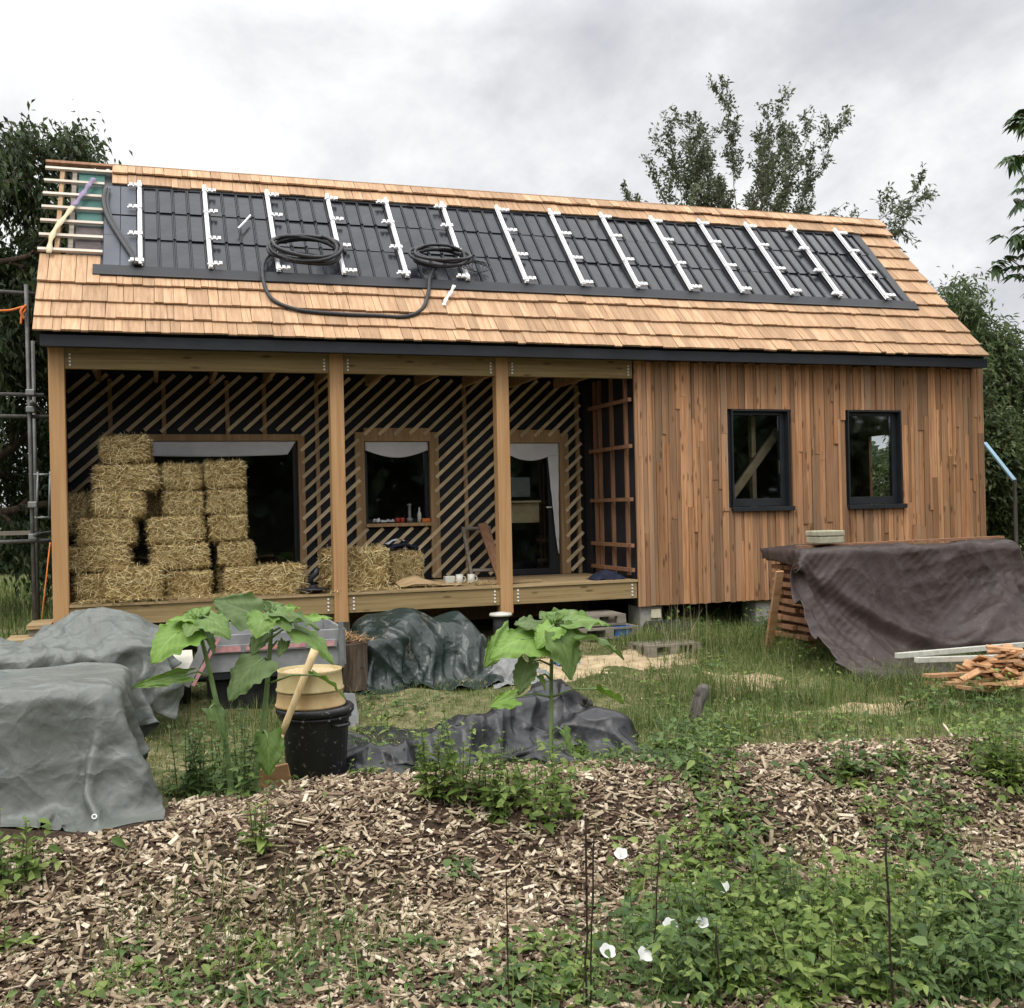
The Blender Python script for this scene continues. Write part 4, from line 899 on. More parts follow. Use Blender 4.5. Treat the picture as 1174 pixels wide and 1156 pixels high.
def ribbon(P,w,name,mat,parent=None):
    P=spline(P,24); mb=MB(); V=[];F=[]
    for i,p in enumerate(P):
        d=P[min(i+1,len(P)-1)]-P[max(i-1,0)]; s=np.cross(d,NV); s/=np.linalg.norm(s); ww=w*(1+.25*math.sin(i*.8)); V+= [p-s*ww/2+NV*.004*math.sin(i),p+s*ww/2]
    F=[(2*i,2*i+1,2*i+3,2*i+2) for i in range(len(P)-1)]; mb.add(V,F); o=mb.build(name,mat,parent,smooth=True); o.modifiers.new('s','SOLIDIFY').thickness=.003; return o
t=empty('lashing_strap',roofpx(80,245,.08)); tag(t,'purple and cream strap tied diagonally across the bare roof battens','strap')
ribbon([roofpx(*q) for q in ((108,204,.10),(102,212,.10),(95,222,.1),(84,236,.1))],.05,'purple_end',M['purple'],t)
ribbon([roofpx(*q) for q in ((84,236,.1),(74,249,.1),(63,263,.1),(58,276,.09),(56,290,.07))],.05,'cream_end',M['strap'],t)
p=[roofpx(*q) for q in ((273,262,.12),(280,255,.12),(287,247,.12))]; mb=MB(); mb.tube(p,.012,6); put(mb,'white_stick',M['white'],'short white stick lying on the solar slabs near the left coil','stick')
ribbon_o=ribbon([roofpx(*q) for q in ((521,327,.13),(517,335,.1),(511,344,.08),(509,350,.07))],.035,'white_strip',M['white']); tag(ribbon_o,'white paper strip hanging below the right hose coil','strip')
# ================================================================== SCAFFOLD AT THE LEFT
t=empty('scaffold',(-.4,.6,-.1)); tag(t,'scaffold of weathered steel tubes standing at the left end of the house','scaffold')
def pole(a,b,nm='tube',r=.020,mat='scaf'):
    mb=MB(); mb.tube([a,b],r,10); return mb.build(nm,M[mat],t,smooth=True)
P1=at(36,500,.45); P2=at(57,500,2.2)
p=pole((P1[0],.45,H(P1[0],.45)),(P1[0]-.02,.45,3.7)); pole((P2[0]-.16,2.2,-.1),(P2[0]-.16,2.2,3.4))
pole((-2.2,.48,2.62),(P1[0]+.12,.48,2.6)); pole((-2.2,.48,2.40),(P1[0]+.3,.48,2.38)); pole((P1[0]+.03,.2,2.5),(P1[0]+.03,2.4,2.5)); pole((-2.2,.5,3.68),(P1[0]+.05,.5,3.62))
pole((-2.2,.42,1.12),(P1[0]+.2,.42,1.14)); pole((P1[0]+.03,.3,1.2),(P1[0]+.03,2.4,1.2))
for z in (1.5,1.18,2.45,2.62):
    mb=MB(); mb.box(P1[0]-.042,P1[0]+.042,.40,.51,z-.03,z+.03); mb.build('coupler',M['galv'],t,bevel=.008)
mb=MB(); mb.box(-2.3,P1[0]-.0,.5,.72,1.2,1.238); mb.build('scaffold_board',M['greywood'],t)
la=at(48,535,1.0)
for dx in (-.06,.06): pole((la[0]+dx,1.0,1.35),(la[0]+dx+.02,1.0,1.85),'ladder_stile',.012,'galv')
for z in (1.37,1.82): pole((la[0]-.09,1.0,z),(la[0]+.1,1.0,z),'ladder_rung',.012,'galv')
pole((P2[0]-.1,1.6,.0),(P2[0]+.0,2.0,1.1),'cane',.008,'orange')
mb=MB(); q=[at(*k) for k in ((-12,356,.42),(10,356,.42),(27,352,.42),(29,356,.4),(25,362,.4),(24,372,.4))]; mb.tube(spline(q,30),.012,6); q=[at(*k) for k in ((30,350,.4),(24,357,.39),(28,366,.4))]; mb.tube(spline(q,12),.014,6); put(mb,'orange_rope',M['orange'],'orange rope knotted round the scaffold tube','rope',smooth=True)
mb=MB(); a=at(1129,508,1.4); b=at(1163,551,.5); mb.bar(a,b,.05,.03); put(mb,'blue_bar',M['blueprop'],'pale blue bar slanting from the right end of the house','bar')
mb=MB(); mb.tube([a+np.array([-.35,.1,.0]),a],.02,8); q=b.copy(); mb2=MB(); mb2.bar(b,(b[0]+.02,b[1],H(b[0],b[1])),.04,.03,(0,1,0)); 
o2=mb2.build('support_leg',M['stump'],bpy.data.objects['blue_bar'])
# ================================================================== GROUND
def graded(a,b,step,far):
    m=np.arange(a,b,step); lo=[a]; hi=[m[-1]]; s=step
    while lo[-1]>-far: s*=1.35; lo.append(lo[-1]-s)
    s=step
    while hi[-1]<far: s*=1.35; hi.append(hi[-1]+s)
    return np.concatenate([lo[::-1][:-1],m,hi[1:]])
gx=graded(-2.5,12,.07,300); gy=graded(-8.6,1.2,.06,300)
X,Y=np.meshgrid(gx,gy,indexing='ij'); Z=H(X,Y)
nx,ny=X.shape; i=(np.arange(nx-1)[:,None]*ny+np.arange(ny-1)[None]).ravel()
n=NT('lawn soil and litter'); v=n.coords()
f1=n.noise(v,1.3,6,.65,.5); f2=n.noise(v,9,6,.7); f3=n.noise(v,60,4,.7)
lawn=n.ramp(f2,[(.25,(.045,.055,.02)),(.5,(.09,.105,.04)),(.75,(.16,.165,.07))])
dry=n.ramp(f2,[(.3,(.17,.15,.075)),(.7,(.33,.285,.165))])
c=n.mix(n.ramp(f1,[(.48,(0,0,0)),(.62,(.85,.85,.85))]),lawn,dry)
soil=n.ramp(f3,[(.3,(.028,.019,.013)),(.7,(.085,.058,.04))])
sx=n.new('ShaderNodeSeparateXYZ'); n.l(v,sx.inputs[0]); mr=n.new('ShaderNodeMapRange'); mr.inputs['From Min'].default_value=-4.75; mr.inputs['From Max'].default_value=-5.0; n.l(sx.outputs['Y'],mr.inputs['Value'])
c=n.mix(mr.outputs[0],c,soil); c=n.hsv(c,n.ramp(f3,[(.3,(.8,)*3),(.7,(1.15,)*3)])); n.base(c); n.set(.95,.08); n.bump(f3,.7,.02)
tag(npmesh('ground',np.stack([X,Y,Z],-1).reshape(-1,3),np.stack([i,i+ny,i+ny+1,i+1],1),n.mat,smooth=True),kind='structure')

def gpts(px,py):
    px=np.asarray(px,float); py=np.asarray(py,float)
    d=FWD+CR*((px-587)/FOC)[:,None]+CU*((578-py)/FOC)[:,None]
    s=np.full(len(px),2.5); done=np.zeros(len(px),bool)
    for k in range(1500):
        p=CAM+d*s[:,None]; done|=p[:,2]<=H(p[:,0],p[:,1])
        if done.all(): break
        s=np.where(done,s,s+.015)
    p=CAM+d*s[:,None]; p[:,2]=H(p[:,0],p[:,1]); return p
def inpoly(x,y,P):
    c=np.zeros(len(x),bool); n=len(P)
    for i in range(n):
        x0,y0=P[i]; x1,y1=P[(i+1)%n]; k=((y0>y)!=(y1>y))&(x<(x1-x0)*(y-y0)/(y1-y0+1e-9)+x0); c^=k
    return c
def polypts(P,n):
    P=np.array(P,float); lo,hi=P.min(0),P.max(0); out=np.zeros((0,2))
    while len(out)<n:
        q=rng.uniform(lo,hi,(n*3,2)); out=np.concatenate([out,q[inpoly(q[:,0],q[:,1],P)]])
    return gpts(out[:n,0],out[:n,1])

# sawdust patches (thin mounds)
def mound(px,py,rx,ry,h,label,seed):
    p=gpt(px,py); mb=MB()
    def f(u,v):
        a=2*math.pi*u; q=v*(1+.25*math.sin(a*2+seed)+.18*math.sin(a*3+seed*2)+.12*math.sin(a*7)+.10*math.sin(a*13+seed)+.07*math.sin(a*29)); x=p[0]+rx*q*math.cos(a); y=p[1]+ry*q*math.sin(a)
        return (x,y,float(H(x,y))+.004+h*(1-v**2)+.006*mnoise.noise(Vector((x*14,y*14,0)))*(1-v)-.012*(v>.97))
    mb.grid(f,140,16); tag(mb.build('sawdust',M['sawdust'],smooth=True),label,kind='stuff')
mound(848,782,.32,.42,.035,'pale oval patch of sawdust in the grass',1)
mound(712,758,.62,.42,.03,'spread of pale sawdust between the pallets and the black groundsheet',2)
mound(640,770,.5,.25,.015,'thin sawdust behind the black groundsheet',4)
mound(1010,812,.9,.16,.012,'thin strip of sawdust in the grass',3)

# wood chips on the bank
def chips(name,P,n,lo,hi,label):
    p=P; n=len(p); r=rng; L=lo+(hi-lo)*r.random(n)**1.7*1.25; L*=r.choice([.8,1,1,1.7],n); W=np.minimum(L*r.uniform(.12,.6,n),.02)+.002; T=r.uniform(.0012,.004,n)
    a=r.uniform(0,2*np.pi,n); e=r.normal(0,.36,n); ro=r.normal(0,.55,n)
    d=np.stack([np.cos(a)*np.cos(e),np.sin(a)*np.cos(e),np.sin(e)],1); s=np.cross(d,[0,0,1.]); s/=np.linalg.norm(s,axis=1)[:,None]; u=np.cross(s,d)
    s2=s*np.cos(ro)[:,None]+u*np.sin(ro)[:,None]; u2=np.cross(s2,d)
    c=p.copy(); c[:,2]+=np.abs(r.normal(0,.011,n))+.002
    V=[]
    for i,(sd,su,sw) in enumerate(((-1,-1,-1),(-1,1,-1),(-1,1,1),(-1,-1,1),(1,-1,-1),(1,1,-1),(1,1,1),(1,-1,1))):
        tp=r.uniform(.6,1.0,(n,1)); V.append(c+d*(sd*L*.5*r.uniform(.85,1,n))[:,None]+s2*su*W[:,None]*.5*tp+u2*sw*T[:,None])
    V=np.stack(V,1).reshape(-1,3); i=np.arange(n)[:,None]*8
    F=np.concatenate([i+np.array(q) for q in ((0,1,2,3),(7,6,5,4),(0,4,5,1),(1,5,6,2),(2,6,7,3),(3,7,4,0))])
    return tag(npmesh(name,V,F,M['chip']),label,kind='stuff')
def bankpts(n):
    x=rng.uniform(-3.2,10.5,n*4); y=rng.uniform(-8.4,-4.7,n*4)
    q=np.stack([x,y,np.zeros_like(x)],1)-CAM; dep=q@FWD; sx_=587+FOC*(q@RGT)/dep; k=(sx_>-600)&(sx_<1900)&(dep>2.6)
    yc=crest_y(x); k&=~((x<.93)&(y>-5.45))&(y<yc+.35+.1*np.sin(x*5))&(rng.random(len(x))<np.clip((yc+.35-y)/.3,0,1))
    k&=rng.random(len(x))<np.clip((vnoise(x*2.6,y*2.6,0,5)*.6+vnoise(x*7,y*7,0,6)*.4-.22)*3.6,.5,1)
    x,y=x[k][:n],y[k][:n]; return np.stack([x,y,H(x,y)],1)
cp_=bankpts(105000); chips('wood_chips',cp_,len(cp_),.011,.060,'brown and pale wood chips covering the low bank')
bp=bankpts(2300); chips('large_wood_chips',bp,len(bp),.06,.11,'larger pale splinters among the wood chips')

# ================================================================== LEAF CLOUDS
def unit(a): return a/(np.linalg.norm(a,axis=1)[:,None]+1e-9)
def leaf_arrays(B,D,N,L,W,droop=.25,fold=.12):
    D=unit(D); S=unit(np.cross(D,N)); N=np.cross(S,D); L=np.asarray(L)[:,None]; W=np.asarray(W)[:,None]; dn=np.array([0,0,-1.])
    def P(u,v,w=0): return B+D*L*u+S*W*v+N*W*abs(v)*fold*2+dn*L*droop*u*u
    V=np.stack([P(0,0),P(.28,-.46),P(.34,0),P(.28,.46),P(.62,-.36),P(.66,0),P(.62,.36),P(1,0)],1)
    return V
LF=np.array([(0,2,1),(0,3,2),(1,2,5),(1,5,4),(2,3,6),(2,6,5),(4,5,7),(5,6,7)])
def small_arrays(B,D,N,L,W,droop=.2,fold=.12):
    D=unit(D); S=unit(np.cross(D,N)); N=np.cross(S,D); L=np.asarray(L)[:,None]; W=np.asarray(W)[:,None]; dn=np.array([0,0,-1.])
    V=np.stack([B,B+D*L*.45-S*W*.5+N*W*fold,B+D*L+dn*L*droop,B+D*L*.45+S*W*.5+N*W*fold],1); return V
SF=np.array([(0,3,2,1)])
def leafobj(name,V,F,mat,parent=None):
    n=len(V); k=V.shape[1]; f=(np.arange(n)[:,None,None]*k+F[None]).reshape(-1,F.shape[1])
    return npmesh(name,V.reshape(-1,3),f,mat,parent)
def rv(n): return unit(rng.normal(size=(n,3)))

def plant(p,h,kind,Ls,stems):
    """one weed: appends leaf arrays and stem polylines"""
    r=rng; lean=r.normal(0,.16,2); top=p+np.array([lean[0]*h,lean[1]*h,h])
    if kind=='nettle':
        m=max(4,int(h/.04)); t=np.linspace(.12,1,m); C=p+(top-p)*t[:,None]; C=np.repeat(C,2,0); t2=np.repeat(t,2)
        a=np.arange(m)*1.57+r.uniform(0,6); A=np.stack([a,a+np.pi],1).ravel()+r.normal(0,.3,2*m)
        D=np.stack([np.cos(A),np.sin(A),.25+.5*t2+r.normal(0,.2,2*m)],1); L=(.085-.052*t2)*r.uniform(.7,1.25,2*m)*min(1.3,h/.22+.3); N=np.stack([-np.cos(A)*.4,-np.sin(A)*.4,np.ones(2*m)],1)+r.normal(0,.25,(2*m,3))
        Ls.append(leaf_arrays(C,D,N,L,L*.52,.35)); stems.append((p,top,.0035))
    elif kind=='rosette':
        m=int(r.integers(6,12)); a=r.uniform(0,6.28,m); e=r.uniform(.15,.9,m); D=np.stack([np.cos(a)*np.cos(e),np.sin(a)*np.cos(e),np.sin(e)],1)
        L=r.uniform(.05,.12,m)*(h/.15)**.5; C=p+D*L[:,None]*.4+np.array([0,0,.01]); N=np.stack([-np.cos(a)*.5,-np.sin(a)*.5,np.ones(m)],1); Ls.append(leaf_arrays(C,D,N,L,L*.5,.5))
    else:   # trailing bindweed / goosefoot: leaves held above a scrambling stem
        m=int(r.integers(8,16)); q=p+np.stack([r.normal(0,.1,m),r.normal(0,.1,m),np.zeros(m)],1); q[:,2]=H(q[:,0],q[:,1])+r.uniform(.02,h,m)
        a=r.uniform(0,6.28,m); D=np.stack([np.cos(a),np.sin(a)-.3,r.uniform(-.4,.5,m)],1); N=np.stack([r.normal(0,.35,m),r.normal(-.3,.35,m),np.ones(m)],1); L=r.uniform(.024,.058,m)*(.8+h*2); tri=r.random()<.45
        if tri:
            for an in (-.9,0,.9):
                c_,s_=math.cos(an),math.sin(an); D2=np.stack([D[:,0]*c_-D[:,1]*s_,D[:,0]*s_+D[:,1]*c_,D[:,2]],1); Ls.append(leaf_arrays(q,D2,N+r.normal(0,.15,N.shape),L*.85,L*.42,.3))
        else: Ls.append(leaf_arrays(q,D,N+r.normal(0,.3,N.shape),L*1.1,L*.68,.35))
        for k in range(0,m,3): stems.append((np.array([q[k,0],q[k,1],H(q[k,0],q[k,1])]),q[k],.0018))
def stemmesh(mb,stems):
    for a,b,r in stems:
        md=(a+b)/2+np.array([rng.normal(0,.01),rng.normal(0,.01),0]); mb.tube([a,md,b],[r,r*.9,r*.5],4,cap=False)
Ls=[];st=[]
def fill(P,n,kinds,h0,h1,Ls=Ls,st=st):
    for p in polypts(P,n): plant(p,rng.uniform(h0,h1),kinds[int(rng.integers(len(kinds)))],Ls,st)
K3=['nettle','trail','trail','rosette']
fill([(690,1156),(700,1090),(745,1010),(800,955),(785,885),(835,872),(885,965),(905,1015),(965,1030),(1090,1000),(1174,1010),(1174,1156)],400,K3,.06,.26)
fill([(800,1040),(1174,1040),(1174,1156),(760,1156)],190,['nettle','nettle','trail'],.1,.34)
fill([(745,862),(800,840),(870,852),(830,875),(800,910),(760,895)],60,K3,.08,.22)
fill([(740,822),(960,832),(1174,815),(1174,850),(960,850),(745,855)],60,['nettle','trail'],.05,.16)
fill([(1010,872),(1060,870),(1110,960),(1060,1010),(1015,960)],45,K3,.06,.2)
fill([(1110,845),(1174,825),(1174,930),(1120,905)],50,K3,.08,.24)
fill([(930,870),(985,866),(990,905),(930,905)],12,['rosette','nettle'],.1,.25)
fill([(590,1090),(690,1060),(690,1156),(560,1156)],45,['trail','rosette'],.04,.12)
fill([(395,868),(520,862),(520,892),(395,892)],55,['nettle','rosette','trail'],.06,.18)
fill([(640,862),(745,858),(745,880),(640,890)],35,K3,.05,.14)
fill([(195,895),(330,890),(330,915),(195,915)],30,['rosette','trail'],.03,.08)
fill([(130,1090),(420,1060),(430,1156),(130,1156)],35,['rosette','trail'],.03,.09)
fill([(0,1140),(60,1120),(1174,1120),(1174,1156),(0,1156)],60,K3,.04,.12)
for q in ((480,1085),(1000,930),(520,1000),(380,990)): fill([(q[0]-14,q[1]-6),(q[0]+14,q[1]-6),(q[0]+14,q[1]+8),(q[0]-14,q[1]+8)],3,['rosette'],.08,.12)
fill([(745,735),(900,765),(965,830),(900,840),(760,830),(735,790)],90,['rosette','trail','nettle'],.04,.13)
fill([(750,712),(870,706),(900,740),(760,745)],45,['nettle','trail','rosette'],.08,.3)
fill([(1030,800),(1174,800),(1174,822),(1040,826)],40,['nettle','trail','rosette'],.06,.24)
fill([(395,800),(560,795),(470,830),(400,850)],26,['rosette','trail'],.03,.08)
fill([(880,690),(960,740),(960,790),(885,745)],40,['nettle','trail'],.06,.2)
mm_=np.array([a[:,0].mean(0) for a in Ls]); sel=(vnoise(mm_[:,0]*2.4,mm_[:,1]*2.4,0,3)*.7+rng.random(len(Ls))*.3)>.53
tag(leafobj('weeds',np.concatenate([a for a,s_ in zip(Ls,sel) if s_]),LF,M['nettle']),'patches of darker weeds among the bindweed on the bank',kind='stuff')
wo=leafobj('weeds',np.concatenate([a for a,s_ in zip(Ls,sel) if not s_]),LF,M['weed']); tag(wo,'leafy weeds and bindweed overgrowing the wood chip bank',kind='stuff')
mb=MB(); stemmesh(mb,st); sm=mb.build('stem',M['wstem'],wo)
def clump(P,n,h0,h1,kinds,label,mat='nettle',cat='weed',name='weed_clump'):
    L2=[];s2=[]; pts=polypts(P,n); b=pts.mean(0); t=empty(name,b); tag(t,label,cat)
    for p in pts: plant(p,rng.uniform(h0,h1),kinds[int(rng.integers(len(kinds)))],L2,s2)
    mb=MB(); LA=np.concatenate(L2); mb.add(LA.reshape(-1,3),[tuple(q) for q in (np.arange(len(LA))[:,None,None]*8+LF[None]).reshape(-1,3)],0); k0=len(mb.f); stemmesh(mb,s2); mb.m[k0:]=[1]*(len(mb.f)-k0); mb.build('foliage',[M[mat],M['wstem']],t)
clump([(500,905),(560,900),(640,905),(668,950),(600,965),(535,935)],46,.12,.34,['nettle','nettle','trail'],'dense clump of nettle like weeds on the bank left of the right sunflower','weed')
clump([(485,905),(535,900),(540,930),(490,935)],14,.3,.46,['nettle'],'tallest weeds of the bank in front of the black groundsheet','weed')
clump([(200,905),(285,900),(288,918),(205,922)],30,.25,.48,['nettle'],'dark bushy weed beside the grey tarpaulin and the left sunflower')
clump([(278,972),(304,970),(306,985),(280,985)],5,.14,.27,['nettle'],'small leafy weed alone on the chips below the left sunflower','weed')
clump([(-10,1010),(38,1000),(36,1030),(-10,1035)],16,.12,.3,['nettle','trail'],'weed at the left edge of the picture on top of the chips','weed')
clump([(-5,1085),(20,1080),(22,1095),(-5,1098)],4,.08,.14,['rosette','nettle'],'low weed at the left edge near the bottom of the bank','weed')
clump([(945,893),(985,890),(985,905),(945,905)],7,.12,.3,['nettle','rosette'],'leafy weed standing alone on the right part of the bank','weed')
clump([(1128,890),(1174,880),(1174,905),(1130,910)],14,.2,.38,['nettle'],'tall weed at the right edge on the crest of the bank','weed')
clump([(300,785),(345,780),(345,795),(300,800)],7,.15,.3,['nettle'],'small weed growing below the grey trailer','nettle')

def dustlitter(): pass
# grass
def blades(name,x,y,h,w,label,mat='grass',lean=.35,kind='stuff'):
    n=len(x); r=rng; a=r.uniform(0,2*np.pi,n); l=np.abs(r.normal(0,lean,n)); z=H(x,y); b=np.stack([x,y,z-.004],1)
    d=np.stack([np.cos(a)*l,np.sin(a)*l,np.ones(n)],1)*h[:,None]; s=np.stack([-np.sin(a),np.cos(a),np.zeros(n)],1)*w[:,None]
    m=b+d*.55; tip=b+d*.95+np.stack([np.cos(a)*l,np.sin(a)*l,-.35*l],1)*h[:,None]*.55
    V=np.stack([b-s,b+s,m-s*.8,m+s*.8,tip-s*.1,tip+s*.1],1).reshape(-1,3); i=np.arange(n)*6
    F=np.concatenate([np.stack([i,i+1,i+3,i+2],1),np.stack([i+2,i+3,i+5,i+4],1)])
    return tag(npmesh(name,V,F,M[mat]),label,kind=kind)
def nz(x,y,s,o): return (np.sin(x*s+o)*np.cos(y*s*1.2-o*2)+np.sin(x*s*2.3+y*s*1.7+o*3)*.6+np.sin(x*s*4.1-y*s*3.3+o)*.4)
n=90000; x=rng.uniform(-1.5,10.5,n); y=rng.uniform(-5.0,.2,n)
den=.45+.3*nz(x,y,1.5,.7)+.35*sst(3.6,5.2,x)
for (cx,cy,rx,ry) in ((6.9,-1.3,.32,.42),(5.3,-1.9,.7,.5)): pass
sd_=[(*gpt(848,782)[:2],.30,.40),(*gpt(712,758)[:2],.58,.40),(*gpt(640,770)[:2],.45,.22)]
for cx,cy,rx,ry in sd_: den*=np.where(((x-cx)/rx)**2+((y-cy)/ry)**2<1,.16,1)
den*=np.where((y<crest_y(x)+.5)&(x<4.2),.25,1)
k=rng.random(n)<den; x,y=x[k],y[k]
h=rng.uniform(.025,.085,len(x))*(1+.9*sst(4.5,6,x)*(.4+.6*(nz(x,y,2.2,2)>0)))
blades('grass',x,y,h,rng.uniform(.0016,.0034,len(x)),'short patchy grass of the lawn in front of the house')
def tuft(px,py,rx,ry,n,h0,h1,label,mat='grass',w=(.0015,.003),lean=.25,kind='stuff',name='long_grass'):
    p=gpt(px,py); x=p[0]+rng.normal(0,rx,n); y=p[1]+rng.normal(0,ry,n); return blades(name,x,y,rng.uniform(h0,h1,n),rng.uniform(*w,n),label,mat,lean,kind)
tuft(905,745,.35,.35,1700,.08,.28,'long grass at the foot of the timber stack',lean=.5)
tuft(800,715,.45,.2,1100,.1,.35,'long grass under the clad wall',lean=.3)
tuft(1040,790,.25,.12,500,.1,.3,'long grass in front of the brown tarpaulin',lean=.5)
tuft(1120,805,.5,.12,900,.08,.25,'long grass in front of the offcut heap',lean=.5)
tuft(850,835,.5,.2,1200,.08,.22,'long grass around the weathered stump',lean=.4)
tuft(300,1110,.45,.25,420,.08,.26,'thin wild grass growing through the wood chips at the lower left',lean=.6)
tuft(230,1040,.3,.15,90,.1,.3,'a few long grass stems on the chips at the left',lean=.7)
tuft(960,1060,.8,.4,800,.1,.28,'grass stems among the weeds at the lower right',lean=.5)
tuft(320,830,.4,.3,1200,.05,.2,'grass between the trailer and the dustbin',lean=.4)
n=26000; x=rng.uniform(-14,0,n); y=rng.uniform(-.5,16,n); k=(x<-.1-.0*y); blades('field_grass',x[k],y[k],rng.uniform(.08,.3,k.sum()),rng.uniform(.004,.009,k.sum()),'rough grass in the shade beyond the left end of the house',lean=.3)
n=9000; x=rng.uniform(10.9,20,n); y=rng.uniform(-3.5,9,n); blades('field_grass',x,y,rng.uniform(.08,.3,n),rng.uniform(.004,.009,n),'rough grass beyond the right end of the house',lean=.3)
tuft(770,745,.25,.2,700,.12,.4,'ragged tall grass beside the half sunk pallet',lean=.3)
tuft(830,800,.3,.25,900,.1,.38,'ragged tall grass around the leaning stump',lean=.35)
tuft(960,800,.3,.15,500,.1,.3,'ragged grass below the corner of the brown tarpaulin',lean=.4)
tuft(690,840,.35,.15,600,.08,.25,'ragged grass around the black groundsheet',lean=.4)
t=tuft(792,765,.16,.10,46,.35,.85,'tall thin seeding grass stems in front of the clad wall','deadstem',(.0012,.002),.12,'thing','tall_grass'); tag(t,None,'grass')
del t['kind']
lx_=rng.uniform(.5,7.5,7000); ly_=rng.uniform(-4.6,-.3,7000); k=(nz(lx_,ly_,1.3,2.1)>-.2)
litter('lawn_straw',np.stack([lx_[k],ly_[k]],1),H,'dry straw and clippings lying on the lawn',islandmat('dull straw litter',[(0,(.2,.15,.07)),(.6,(.36,.28,.14)),(1,(.5,.42,.25))]),ln=(.03,.12),wd=(.0012,.003))

# weathered stump, old board pieces
p=gpt(797,830); mb=MB(); b=np.array([p[0],p[1],H(p[0],p[1])-.03]); pts=[b,b+[.01,0,.09],b+[.03,0,.19],b+[.075,.0,.27],b+[.10,0,.33]]
mb.tube(pts,[.066,.055,.05,.058,.03],14); mb.tube([b+[.04,0,.2],b+[.02,-.02,.27],b+[.03,-.02,.33]],[.03,.024,.008],8)
mb.v=[(x_+.008*mnoise.noise(Vector((x_*25,y_*25,z_*8))),y_+.008*mnoise.noise(Vector((x_*25,y_*25,z_*8+9))),z_) for x_,y_,z_ in mb.v]
o=mb.build('tree_stump',M['stump'],smooth=True); tag(o,'thin dark weathered stump leaning in the grass of the lawn','stump')
mb=MB(); q=gpt(900,832); q2=gpt(860,838); mb.bar(q2+[0,0,.02],q+[0,0,.03],.05,.02); o=mb.build('old_board',M['greywood']); tag(o,'grey old board half hidden in the grass right of the stump','board')

# ================================================================== SUNFLOWERS
def sunleafmat():
    n=NT('pale green sunflower leaf'); at_=n.new('ShaderNodeAttribute'); at_.attribute_name='vein'
    f=n.noise(n.coords(),7,5,.65); c=n.ramp(f,[(.3,(.115,.195,.045)),(.7,(.185,.28,.09))]); c=n.mix(at_.outputs['Fac'],c,(.28,.37,.15)); bl=n.ramp(n.noise(n.coords(),5.5,6,.7,.8),[(.66,(0,0,0)),(.74,(.8,.8,.8))]); c=n.mix(bl,c,(.30,.27,.07)); c=n.hsv(c,n.objrand(.7,1.3),n.objrand(.9,1.15)); n.base(c); n.set(.55,.3)
    n.bump(n.noise(n.coords(),42,5,.7),.25,.006)
    t=n.new('ShaderNodeBsdfTranslucent'); n.l(n.hsv(c,1.1,1.2),t.inputs['Color']); m=n.new('ShaderNodeMixShader'); m.inputs[0].default_value=.28; n.l(n.b.outputs[0],m.inputs[1]); n.l(t.outputs[0],m.inputs[2]); n.l(m.outputs[0],n.out.inputs[0]); return n.mat
M['sunleaf']=sunleafmat()
def sunleaf(parent,stem,base,tip,width,tilt=0.,droop=.22,cup=.1,seed=0):
    stem,base,tip=(np.array(q,float) for q in (stem,base,tip)); ax=tip-base; L=np.linalg.norm(ax); ax/=L
    up=np.array([0,-.35,1.]); up-=ax*(up@ax); up/=np.linalg.norm(up); sd=np.cross(ax,up)
    ct,s_=math.cos(tilt),math.sin(tilt); sd,up=sd*ct+up*s_,up*ct-sd*s_
    NU,NVv=38,31; V=[];vein=[]; r=random.Random(seed); ph=r.uniform(0,6)
    for i in range(NU):
        u=i/(NU-1)
        w=(max(0,math.sin(math.pi*min(1,(u*.93+.07))**.58)))**.62*(1-.18*u)
        for j in range(NVv):
            v=j/(NVv-1)*2-1; ser=1+(.06*math.sin(u*38)+.035*math.sin(u*19+ph))*(abs(v)>.93)
            back=.24*abs(v)**1.5*(1-u)**4
            q=abs(v)*w; vn=math.exp(-(v/.05)**2)*(1-u*.6)
            for k in range(5):
                u0=.02+.17*k; dd=(u-u0)-q*.55; vn=max(vn,math.exp(-(dd/.016)**2)*.5*(q>.03)*(1-q*.5))
            hgt=cup*q*q*1.2-.05*math.exp(-(v/.1)**2)*0+(.05*math.sin(u*10+abs(v)*7+ph)+.05*math.sin(u*21+ph*3)*abs(v)**3)*q+.022*math.sin(v*9+ph*2+u*6)*abs(v)-.014*vn+.06*math.sin(v*3.0+ph)*q*u
            p=base+ax*L*(u-back)+sd*L*width*w*v*ser+up*L*hgt
            p=p+np.array([0,0,-1])*L*(droop*(u**2)+droop*.7*q*q)+up*L*droop*.35*math.sin(math.pi*u)
            V.append(p); vein.append(vn)
    mb=MB(); F=[(i*NVv+j,(i+1)*NVv+j,(i+1)*NVv+j+1,i*NVv+j+1) for i in range(NU-1) for j in range(NVv-1)]
    mb.add(V,F,0); md=(stem+base)/2+np.array([0,0,.025]); mb.tube([stem,md,base,base+ax*L*.3+up*L*droop*.28-np.array([0,0,.005])],[.008,.006,.005,.002],7,1)
    vein+= [0]*(len(mb.v)-len(vein))
    o=mb.build('leaf',[M['sunleaf'],M['sunstem']],parent,smooth=True)
    a=o.data.attributes.new('vein','FLOAT','POINT'); a.data.foreach_set('value',vein); return o
M['sunstem']=plain('pale green hairy stem',(.13,.20,.07),(.19,.27,.11),12,.6,.25,bump=.1)
